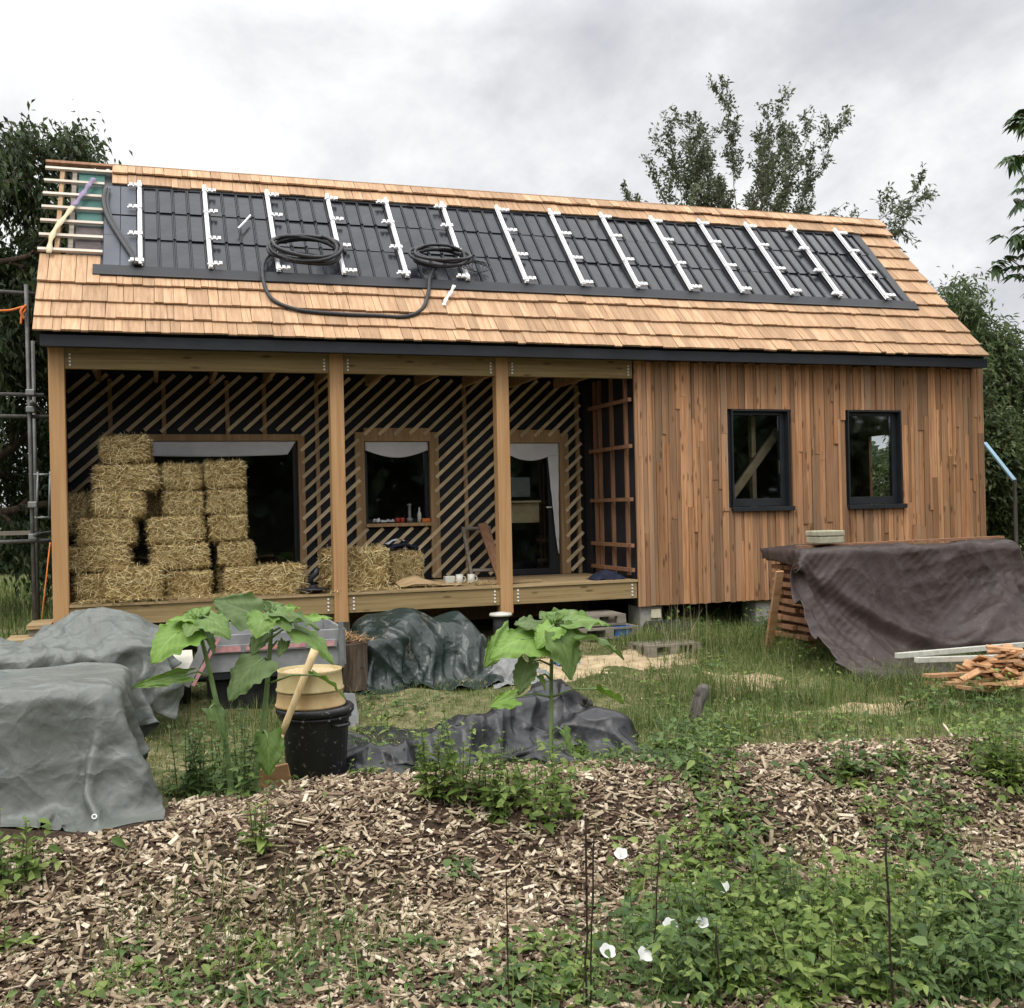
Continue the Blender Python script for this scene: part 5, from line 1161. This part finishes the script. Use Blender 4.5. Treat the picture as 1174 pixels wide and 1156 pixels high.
def sunflower(label,stempx,Y,leaves,r0=.018,bud=True):
    pts=[at(x,y,Y+dy) for x,y,dy in stempx]; b=pts[0].copy(); b[2]=min(b[2],float(H(b[0],b[1]))); pts[0][2]=b[2]-.02
    t=empty('sunflower',b); tag(t,label,'sunflower')
    S=spline(pts,30); mb=MB(); mb.tube(S,list(np.linspace(r0,r0*.55,len(S))),10); mb.build('stem',M['sunstem'],t,smooth=True)
    S=np.array(S)
    for k,(bp_,tp_,dyb,dyt,w,tl,dr) in enumerate(leaves):
        base=at(*bp_,Y+dyb); tip=at(*tp_,Y+dyt*.55); tip=base+(tip-base)*.86; w=w*.84; dr=dr*.8; j=np.argmin(np.abs(S[:,2]-(base[2]-.04))); sunleaf(t,S[j],base,tip,w,tl,dr,seed=k*7+len(label))
    if bud:
        c=S[-1]; mb=MB()
        for k in range(16):
            a=k*2.4; rr=.012+.02*(k%5)/5; d=np.array([math.cos(a),math.sin(a)*.8,.9]); e=c+d*(.03+.02*(k%3)); mb.bar(c+d*.004,e,.014,.003,(math.cos(a+1.2),math.sin(a+1.2),.2))
        mb.lathe([(0,-.005),(.02,0),(.026,.015),(.016,.03),(0,.035)],tuple(c),12); mb.build('bud',M['sunleaf'],t,smooth=True)
# leaf: base px, tip px, dY base, dY tip, half width, tilt, droop
sunflower('left sunflower with a wide pale drooping leaf over the grey tarpaulin',[(266,908,0),(258,850,.0),(247,800,.0),(238,760,0),(230,728,0),(228,712,0)],-4.85,[
 ((216,720),(166,752),-.05,-.26,.72,.15,.35),((225,712),(186,706),-.02,-.1,.6,-.2,.2),((238,708),(268,728),-.08,-.34,.62,-.2,.3),((232,712),(262,700),.02,.18,.6,.1,.1),((222,708),(226,694),.08,.36,.6,0,.05),((226,712),(212,728),-.06,-.34,.62,0,.25),
 ((212,774),(140,786),-.1,-.2,.18,.8,.1),((240,812),(262,848),-.08,-.16,.60,.2,.25),((234,722),(246,746),-.06,-.2,.5,.4,.4),((230,704),(244,690),.03,.2,.5,.2,.2)])
sunflower('middle sunflower with big leaves at head height in front of the trailer',[(291,912,0),(298,860,0),(305,800,0),(309,750,0),(311,722,0),(312,706,0)],-4.85,[
 ((292,706),(236,680),.05,.22,.58,.5,.1),((304,704),(292,730),-.1,-.34,.85,0,.3),((318,702),(374,716),-.05,-.16,.55,.2,.2),((338,722),(389,752),-.05,-.2,.68,.2,.35),((316,700),(304,686),.1,.36,.7,0,.05),((314,702),(336,722),-.08,-.36,.62,-.1,.25),((318,700),(350,694),.05,.2,.5,.1,.1),
 ((300,756),(256,800),-.1,-.24,.66,.1,.25),((300,726),(286,748),-.02,-.1,.55,.4,.4),((326,735),(318,752),-.05,-.2,.45,.3,.3),((362,774),(402,800),-.12,-.16,.18,.6,.15),((306,842),(308,890),-.12,-.2,.55,.2,.2),((352,712),(386,704),.1,.3,.45,.1,.15)])
sunflower('right sunflower standing in front of the black groundsheet',[(632,890,0),(632,830,0),(632,780,0),(633,745,0),(635,725,0),(636,716,0)],-4.9,[
 ((612,732),(552,744),-.08,-.18,.60,.25,.3),((622,720),(584,708),.0,-.10,.66,.1,.2),((638,724),(658,776),-.15,-.36,.74,0,.3),((646,712),(708,710),.0,.02,.60,.1,.15),((630,715),(618,698),.1,.36,.6,0,.0),((660,728),(724,744),-.1,-.15,.50,.25,.3),((585,724),(550,760),.05,.05,.45,.5,.3),
 ((605,760),(592,796),-.12,-.2,.52,.3,.25),((590,800),(556,808),-.15,-.2,.5,.5,.15),((684,790),(720,804),-.15,-.2,.42,.5,.15),((645,838),(656,864),-.1,-.2,.6,.1,.2),((640,712),(664,696),.1,.4,.55,0,.05),((618,775),(626,792),-.1,-.2,.55,.2,.25),((622,735),(604,756),-.05,-.05,.55,.4,.35),((634,718),(612,740),-.1,-.36,.6,.1,.3),((640,716),(660,700),.0,.2,.6,-.1,.1)],.016)

# ================================================================== FOREGROUND RODS AND FLOWERS
RT=[((672,935),(672,1165),.006,'pair of thin rusty rods standing on the bank, taller left one'),((681,955),(676,1165),.005,'pair of thin rusty rods standing on the bank, slightly shorter right one'),((581,1000),(582,1160),.004,'thin dark rod standing on the chips left of the pair of rods'),((757,965),(746,1130),.004,'thin dark stem standing in the bindweed right of the pair of rods'),((821,1062),(826,1170),.005,'short dark rod standing in the weeds right of the white flowers'),((1015,958),(1024,1170),.006,'tall dark rod standing alone in the weeds at the right')]
for (x0,y0),(x1,y1),r_,l in RT:
    b=gpt(x1,min(y1,1160)); tp=at(x0,y0,b[1]); mb=MB(); d=tp-b; pts=[b-np.array([0,0,.03])]+[b+d*k/8+np.array([rng.normal(0,.0025),0,0]) for k in range(1,9)]; r_*=.75; mb.tube(pts,r_,7)
    if r_>.0042: mb.tube([b+d*.62,b+d*.66],r_*1.5,7)
    o=mb.build('rusty_rod',M['rust'],smooth=True); tag(o,l,'rod','thin rods standing on the bank')
FL=[(712,980,'uppermost white bindweed flower beside the right rusty rod'),(768,1062,'right white bindweed flower of the three lowest'),(696,1092,'left white bindweed flower of the lowest two, facing up'),(738,1096,'white bindweed flower between the left and the upper right one'),(832,1018,'white bindweed flower seen from the side in the weeds at the right'),(805,1059,'half open white bindweed flower low in the weeds')]
for k,(px,py,l) in enumerate(FL):
    g=gpt(px,py+10); c=at(px,py,g[1]-.30); t=empty('bindweed_flower',(g[0],g[1],H(g[0],g[1]))); tag(t,l,'flower','white bindweed flowers in the weeds')
    ax=np.array([rng.normal(0,.25),-.55,.75]) if k not in (4,) else np.array([-.7,-.2,.5]); ax/=np.linalg.norm(ax); a=np.cross(ax,[1,0,.1]); a/=np.linalg.norm(a); b_=np.cross(ax,a); sc=.033 if k<4 else .027
    mb=MB()
    def f(u,v):
        th=2*math.pi*u; r_=sc*(.14+.86*v**1.9)*(1+.07*math.cos(5*th)*v); return c+(a*math.cos(th)+b_*math.sin(th))*r_+ax*sc*(1.25*v**.7-.9+.06*math.cos(5*th)*v)
    mb.grid(f,41,9); mb.build('petal',M['petal'],t,smooth=True)
    mb=MB(); e=c-ax*sc; mb.tube([e,e*.5+np.array([g[0],g[1],H(g[0],g[1])])*.5+np.array([.01,0,0]),(g[0],g[1],H(g[0],g[1]))],.0022,5); mb.lathe([(.002,0),(.007,.004),(.005,.014)],tuple(e-[0,0,.006]),8); mb.build('stem',M['wstem'],t,smooth=True)

# ================================================================== TREES
def grow(r,p,d,L,rad,lvl,prm,tubes,twigs):
    n=6; pts=[p]; rads=[rad]; q=p.copy(); dd=d.copy()
    for k in range(n):
        dd=dd+r.normal(0,prm['wob'],3)+np.array([0,0,prm['up'][lvl]]); dd/=np.linalg.norm(dd); q=q+dd*L/n; pts.append(q); rads.append(rad*(1-.75*(k+1)/n))
    tubes.append((pts,rads,lvl))
    if lvl>=prm['max']: twigs.append(pts); return
    if lvl==prm['max']-1: twigs.append(pts[2:])
    for k in range(prm['n'][lvl]):
        f=prm['f0'][lvl]+(1-prm['f0'][lvl])*(k+r.random())/prm['n'][lvl]; i=min(n-1,int(f*n)); a=pts[i]+(pts[i+1]-pts[i])*(f*n-i)
        ax=pts[i+1]-pts[i]; ax/=np.linalg.norm(ax); s=np.cross(ax,unit(r.normal(size=(1,3)))[0]); s/=np.linalg.norm(s)+1e-9; an=prm['ang'][lvl]*r.uniform(.7,1.25)
        grow(r,a,ax*math.cos(an)+s*math.sin(an),L*prm['lr'][lvl]*r.uniform(.7,1.2)*(1.15-.5*f),rads[i]*.55,lvl+1,prm,tubes,twigs)
def tree(name,label,base,h,rad,prm,leafn,ll,lw,mat,seed,hang=.3,group=None,bark='bark',spread=.12,smallleaf=True,d0=(0,0,1)):
    r=np.random.default_rng(seed); tubes=[];twigs=[]; base=np.array([base[0],base[1],float(H(base[0],base[1]))-.05]); grow(r,base,np.array(d0,float)/np.linalg.norm(d0),h,rad,0,prm,tubes,twigs)
    t=empty(name,base); tag(t,label,'tree',group)
    mb=MB()
    for pts,rd_,lv in tubes: mb.tube(pts,[max(.004,q) for q in rd_],8 if lv<1 else (5 if lv<3 else 3),cap=False)
    mb.build('trunk',M[bark],t,smooth=True)
    T=np.array([tw[j:j+2] for tw in twigs for j in range(len(tw)-1)]); w=np.linalg.norm(T[:,1]-T[:,0],axis=1); pick=r.choice(len(T),leafn,p=w/w.sum()); u=r.random((leafn,1))
    c=T[pick,0]+(T[pick,1]-T[pick,0])*u+r.normal(0,spread*.35,(leafn,3)); d=unit(T[pick,1]-T[pick,0])*.7+r.normal(0,.6,(leafn,3)); d[:,2]-=hang; N=r.normal(0,.6,(leafn,3))+[0,0,1]
    L=ll*r.uniform(.6,1.3,leafn); V=small_arrays(c,d,N,L,L*lw,.2); o=leafobj('crown',V,SF,M[mat],t); return t
M['lf_dark']=leafmat('dark tree leaf',(.02,.036,.014),(.042,.066,.025),(.085,.115,.045),.28,.5,.3)
M['lf_mid']=leafmat('grey green tree leaf',(.065,.085,.045),(.115,.14,.08),(.19,.215,.14),.25,.5,.3)
M['lf_lite']=leafmat('light willow leaf',(.05,.08,.03),(.095,.135,.055),(.18,.215,.10),.32,.5,.3)
M['lf_chest']=leafmat('chestnut leaf',(.02,.045,.012),(.035,.07,.02),(.06,.10,.03),.3,.45,.35)
weep=dict(max=3,n=[15,9,9],f0=[.08,.2,.1],ang=[1.1,.8,.7],lr=[.40,.5,.55],up=[.05,.05,-.10,-.3],wob=.12)
tree('drooping_tree','large dark drooping tree behind the scaffold at the left',(-2.5,7.6),7.0,.2,weep,80000,.12,.42,'lf_dark',3,.55,spread=.45)
tree('drooping_tree','dark tree beyond the left end of the house, hidden low behind the big drooping tree',(-6.2,11),7.5,.22,weep,50000,.16,.45,'lf_dark',14,.5,spread=.5)
tree('drooping_tree','dark tree whose tip shows just above the left end of the ridge',(.2,8.8),6.3,.12,dict(weep,n=[12,7,6],lr=[.24,.5,.5]),22000,.10,.4,'lf_dark',8,.5,spread=.3)
tall=dict(max=3,n=[24,9,6],f0=[.3,.2,.2],ang=[.85,.55,.6],lr=[.40,.42,.5],up=[.06,.10,.08,.04],wob=.07)
airy=dict(max=3,n=[19,14,5],f0=[.04,.28,.2],ang=[.34,.55,.6],lr=[.74,.20,.5],up=[.02,.05,.08,.03],wob=.045)
tree('open_crowned_tree','tall thin leaved tree with open twigs rising behind the ridge',(12.35,9.0),7.3,.05,airy,26000,.10,.46,'lf_mid',26,.0,spread=.10)
tree('open_crowned_tree','low sparse bush of thin upright stems behind the ridge left of the tall tree',(11.85,9.0),7.3,.035,dict(tall,n=[10,6,4],ang=[.35,.5,.5],lr=[.25,.4,.5]),3000,.12,.42,'lf_mid',31,.0,spread=.05)
tree('open_crowned_tree','broad low twiggy crown along the ridge behind the right half of the roof',(13.3,9.6),7.2,.05,dict(airy,n=[12,13,5],ang=[.6,.55,.6]),14000,.10,.46,'lf_mid',52,.0,spread=.10)
tree('open_crowned_tree','sparse tree with arching twigs behind the right end of the ridge',(14.5,8.6),7.3,.045,dict(tall,n=[11,6,5],up=[.05,.02,-.02,-.05],ang=[.75,.7,.6],lr=[.42,.45,.5]),4200,.12,.4,'lf_mid',44,.1,spread=.05)
will=dict(max=3,n=[13,8,6],f0=[.12,.2,.2],ang=[.7,.6,.55],lr=[.5,.5,.5],up=[.03,.06,-.02,-.12],wob=.12)
tree('willow','bushy pale green willow beyond the right end of the house',(15.2,5.2),3.9,.13,will,70000,.15,.26,'lf_lite',5,.25,spread=.55)
tree('willow','willow behind the other, darker and further right',(18.2,5.6),4.3,.15,will,50000,.15,.28,'lf_lite',17,.3,spread=.5)
tree('shrub','low leafy shrub beside the pale blue bar',(13.0,2.6),2.6,.06,dict(will,f0=[.05,.1,.1]),26000,.10,.45,'lf_lite',19,.2,spread=.3)
tree('shrub','dark shrub filling the gap below the willow at the right',(15.2,1.6),2.3,.07,dict(will,f0=[.03,.1,.1]),26000,.11,.45,'lf_dark',23,.2,spread=.35)
# horse chestnut bough coming in from the right
t=empty('chestnut_tree',(14.6,-1.2,float(H(14.6,-1.2)))); tag(t,'horse chestnut with large drooping leaves reaching in from the right edge','tree')
tb=np.array(t.location); mb=MB(); mb.tube([tb,tb+[0,0,2.5],tb+[-.1,.1,5],tb+[0,0,7.5]],[.22,.18,.14,.06],12)
tips=[at(*q) for q in ((1166,135,-1.2),(1154,185,-1.3),(1172,175,-.9),(1166,236,-1.2),(1176,225,-1.0),(1160,275,-1.2),(1172,290,-1.0),(1164,318,-1.2),(1185,150,-1),(1190,210,-1.2),(1188,255,-1.1),(1195,320,-1.2),(1176,322,-.9),(1178,262,-1.2),(1210,180,-1.0),(1215,260,-1.0),(1150,300,-1.1),(1180,132,-.8),(1174,205,-1.2))]
LV=[];R_=np.random.default_rng(77); limbs=[]
for q in range(16):
    z0=R_.uniform(2.2,6.8); a0=q*2.4+.3 if q>5 else math.pi+R_.normal(0,.35); Lb=R_.uniform(1.6,2.6) if q<=5 else R_.uniform(1.4,2.6); z0=(3.0,3.7,4.4,5.0,5.6,6.2)[q] if q<=5 else z0
    if q<=5: Lb=3.0-.1*q
    P_=spline([tb+[0,0,z0],tb+[math.cos(a0)*Lb*.35,math.sin(a0)*Lb*.35,z0+.45],tb+[math.cos(a0)*Lb*.7,math.sin(a0+.15)*Lb*.7,z0+.62],tb+[math.cos(a0)*Lb,math.sin(a0+.2)*Lb,z0+.4]],24)
    mb.tube(P_,list(np.linspace(.055,.012,len(P_))),7,cap=False); limbs+=list(P_[4:])
limbs=np.array(limbs)
for tp in list(tips)+[tb+0 for _ in range(0)]+[limbs[R_.integers(len(limbs))]+np.array([R_.normal(0,.3),R_.normal(0,.3),R_.normal(-.05,.25)]) for _ in range(420)]:
    lp=limbs[np.argmin(np.linalg.norm(limbs-(tp+np.array([.35,0,.1])),axis=1))]; md=lp*.5+tp*.5+np.array([R_.normal(0,.06),R_.normal(0,.06),.10]); mb.tube([lp,md,tp+np.array([.06,0,.05]),tp],[.014,.010,.007,.004],5,cap=False)
    for c in range(3):
        o=tp+R_.normal(0,.07,3); ax=np.array([R_.normal(-.3,.5),R_.normal(-.2,.5),R_.uniform(-.5,.3)]); ax/=np.linalg.norm(ax); sd=np.cross(ax,[0,0,1.]); sd/=np.linalg.norm(sd)
        for k in range(7):
            an=(k-3)*.42; LV.append((o,ax*math.cos(an)+sd*math.sin(an)+np.array([0,0,-.18]),.21-.016*abs(k-3)))
B_=np.array([q[0] for q in LV]); D_=np.array([q[1] for q in LV]); L_=np.array([q[2] for q in LV]); N_=np.array([0,0,1.])+R_.normal(0,.2,B_.shape)
vv=leaf_arrays(B_,D_,N_,L_,L_*.40,.35)
mb.build('trunk',M['bark'],t,smooth=True); leafobj('crown',vv,LF,M['lf_chest'],t)
# unseen hedge added behind the camera to darken the window panes and facade
n=26000; x=rng.uniform(-30,45,n); y=-27+rng.normal(0,1.2,n); hh=5.0+1.2*np.sin(x*.3)+1.0*np.sin(x*.8+1); z=H(x,y)+rng.random(n)*hh
V=small_arrays(np.stack([x,y,z],1),rng.normal(size=(n,3)),rng.normal(size=(n,3))+[0,.5,1],rng.uniform(.5,.9,n),rng.uniform(.4,.6,n)); tag(leafobj('added_hedge',V,SF,M['lf_dark']),'unseen dark hedge added behind the camera to darken the window reflections',kind='stuff')
# far hedge closing the horizon
n=60000; a=rng.uniform(-.9,1.25,n); d_=rng.uniform(32,38,n); x=CAM[0]+d_*np.tan(np.clip(a,-1.1,1.2)); y=CAM[1]+d_+rng.normal(0,.8,n); hh=3.2+1.2*np.sin(x*.35)+.8*np.sin(x*.9+1); z=H(x,y)+rng.random(n)**.8*hh
V=small_arrays(np.stack([x,y,z],1),rng.normal(size=(n,3)),rng.normal(size=(n,3))+[0,-.5,1],rng.uniform(.3,.55,n),rng.uniform(.2,.35,n)); tag(leafobj('treeline',V,SF,M['lf_dark']),'far dark treeline beyond the field',kind='stuff')

# ================================================================== LIGHT, SKY, CAMERA
w=bpy.data.worlds.new('World'); scene.world=w; w.use_nodes=True; T=w.node_tree; N=T.nodes; bg=N['Background']; out=N['World Output']
sky=N.new('ShaderNodeTexSky'); sky.sky_type='NISHITA'; sky.sun_disc=False; sky.sun_elevation=R(56); sky.sun_rotation=R(208)
T.links.new(sky.outputs[0],bg.inputs[0]); bg.inputs[1].default_value=.08
tc=N.new('ShaderNodeTexCoord'); sp=N.new('ShaderNodeSeparateXYZ'); T.links.new(tc.outputs['Generated'],sp.inputs[0])
def mth(op,a,b=None):
    q=N.new('ShaderNodeMath'); q.operation=op
    for i,x in enumerate((a,b)):
        if x is None: continue
        if isinstance(x,(int,float)): q.inputs[i].default_value=x
        else: T.links.new(x,q.inputs[i])
    return q.outputs[0]
dz=mth('ADD',mth('MAXIMUM',sp.outputs[2],0.0),.5); cb=N.new('ShaderNodeCombineXYZ'); T.links.new(mth('DIVIDE',sp.outputs[0],dz),cb.inputs[0]); T.links.new(mth('DIVIDE',sp.outputs[1],dz),cb.inputs[1])
def wn(scale,off,det=7,ro=.55,di=.4):
    mp=N.new('ShaderNodeMapping'); mp.inputs['Location'].default_value=off; T.links.new(cb.outputs[0],mp.inputs[0]); q=N.new('ShaderNodeTexNoise'); q.inputs['Scale'].default_value=scale; q.inputs['Detail'].default_value=det; q.inputs['Roughness'].default_value=ro; q.inputs['Distortion'].default_value=di; T.links.new(mp.outputs[0],q.inputs['Vector']); return q.outputs['Fac']
f=mth('ADD',mth('MULTIPLY',wn(1.5,(6.3,2.2,0)),.64),mth('MULTIPLY',wn(4.2,(7.4,5.2,0),8,.6,.2),.36))
rp=N.new('ShaderNodeValToRGB'); e=rp.color_ramp.elements; e.new(.5); e.new(.55)
for k,(p_,c_) in enumerate(((.385,(.55,.565,.60)),(.46,(.70,.708,.735)),(.525,(.89,.892,.90)),(.59,(1.06,1.055,1.045)))): e[k].position=p_; e[k].color=(*c_,1)
T.links.new(f,rp.inputs[0])
bg2=N.new('ShaderNodeBackground'); T.links.new(rp.outputs[0],bg2.inputs[0]); gain=mth('ADD',1.0,mth('MINIMUM',mth('MULTIPLY',mth('MAXIMUM',mth('SUBTRACT',sp.outputs[2],.40),0),6.5),1.9)); T.links.new(gain,bg2.inputs[1])
mx=N.new('ShaderNodeMixShader'); mx.inputs[0].default_value=.93; T.links.new(bg.outputs[0],mx.inputs[1]); T.links.new(bg2.outputs[0],mx.inputs[2]); T.links.new(mx.outputs[0],out.inputs[0])
sl=bpy.data.lights.new('sun','SUN'); sl.energy=1.4; sl.angle=R(22); sl.color=(1,.96,.9); so=bpy.data.objects.new('sun',sl); COL.objects.link(so)
so.rotation_euler=Vector((-.45,-.7,1.25)).to_track_quat('Z','Y').to_euler()
cd=bpy.data.cameras.new('camera'); cd.sensor_fit='HORIZONTAL'; cd.sensor_width=36; cd.lens=36*FOC/1174; cd.clip_end=2000; cam=bpy.data.objects.new('camera',cd); COL.objects.link(cam)
m3=Matrix((CR,CU,-FWD)).transposed(); cam.matrix_world=Matrix.Translation(Vector(CAM))@m3.to_4x4(); scene.camera=cam
scene.view_settings.view_transform='Standard'; scene.view_settings.look='None'; scene.view_settings.exposure=.13; scene.view_settings.gamma=1
scene.cycles.max_bounces=8; scene.cycles.transparent_max_bounces=12
scene.render.resolution_x=1024; scene.render.resolution_y=1008
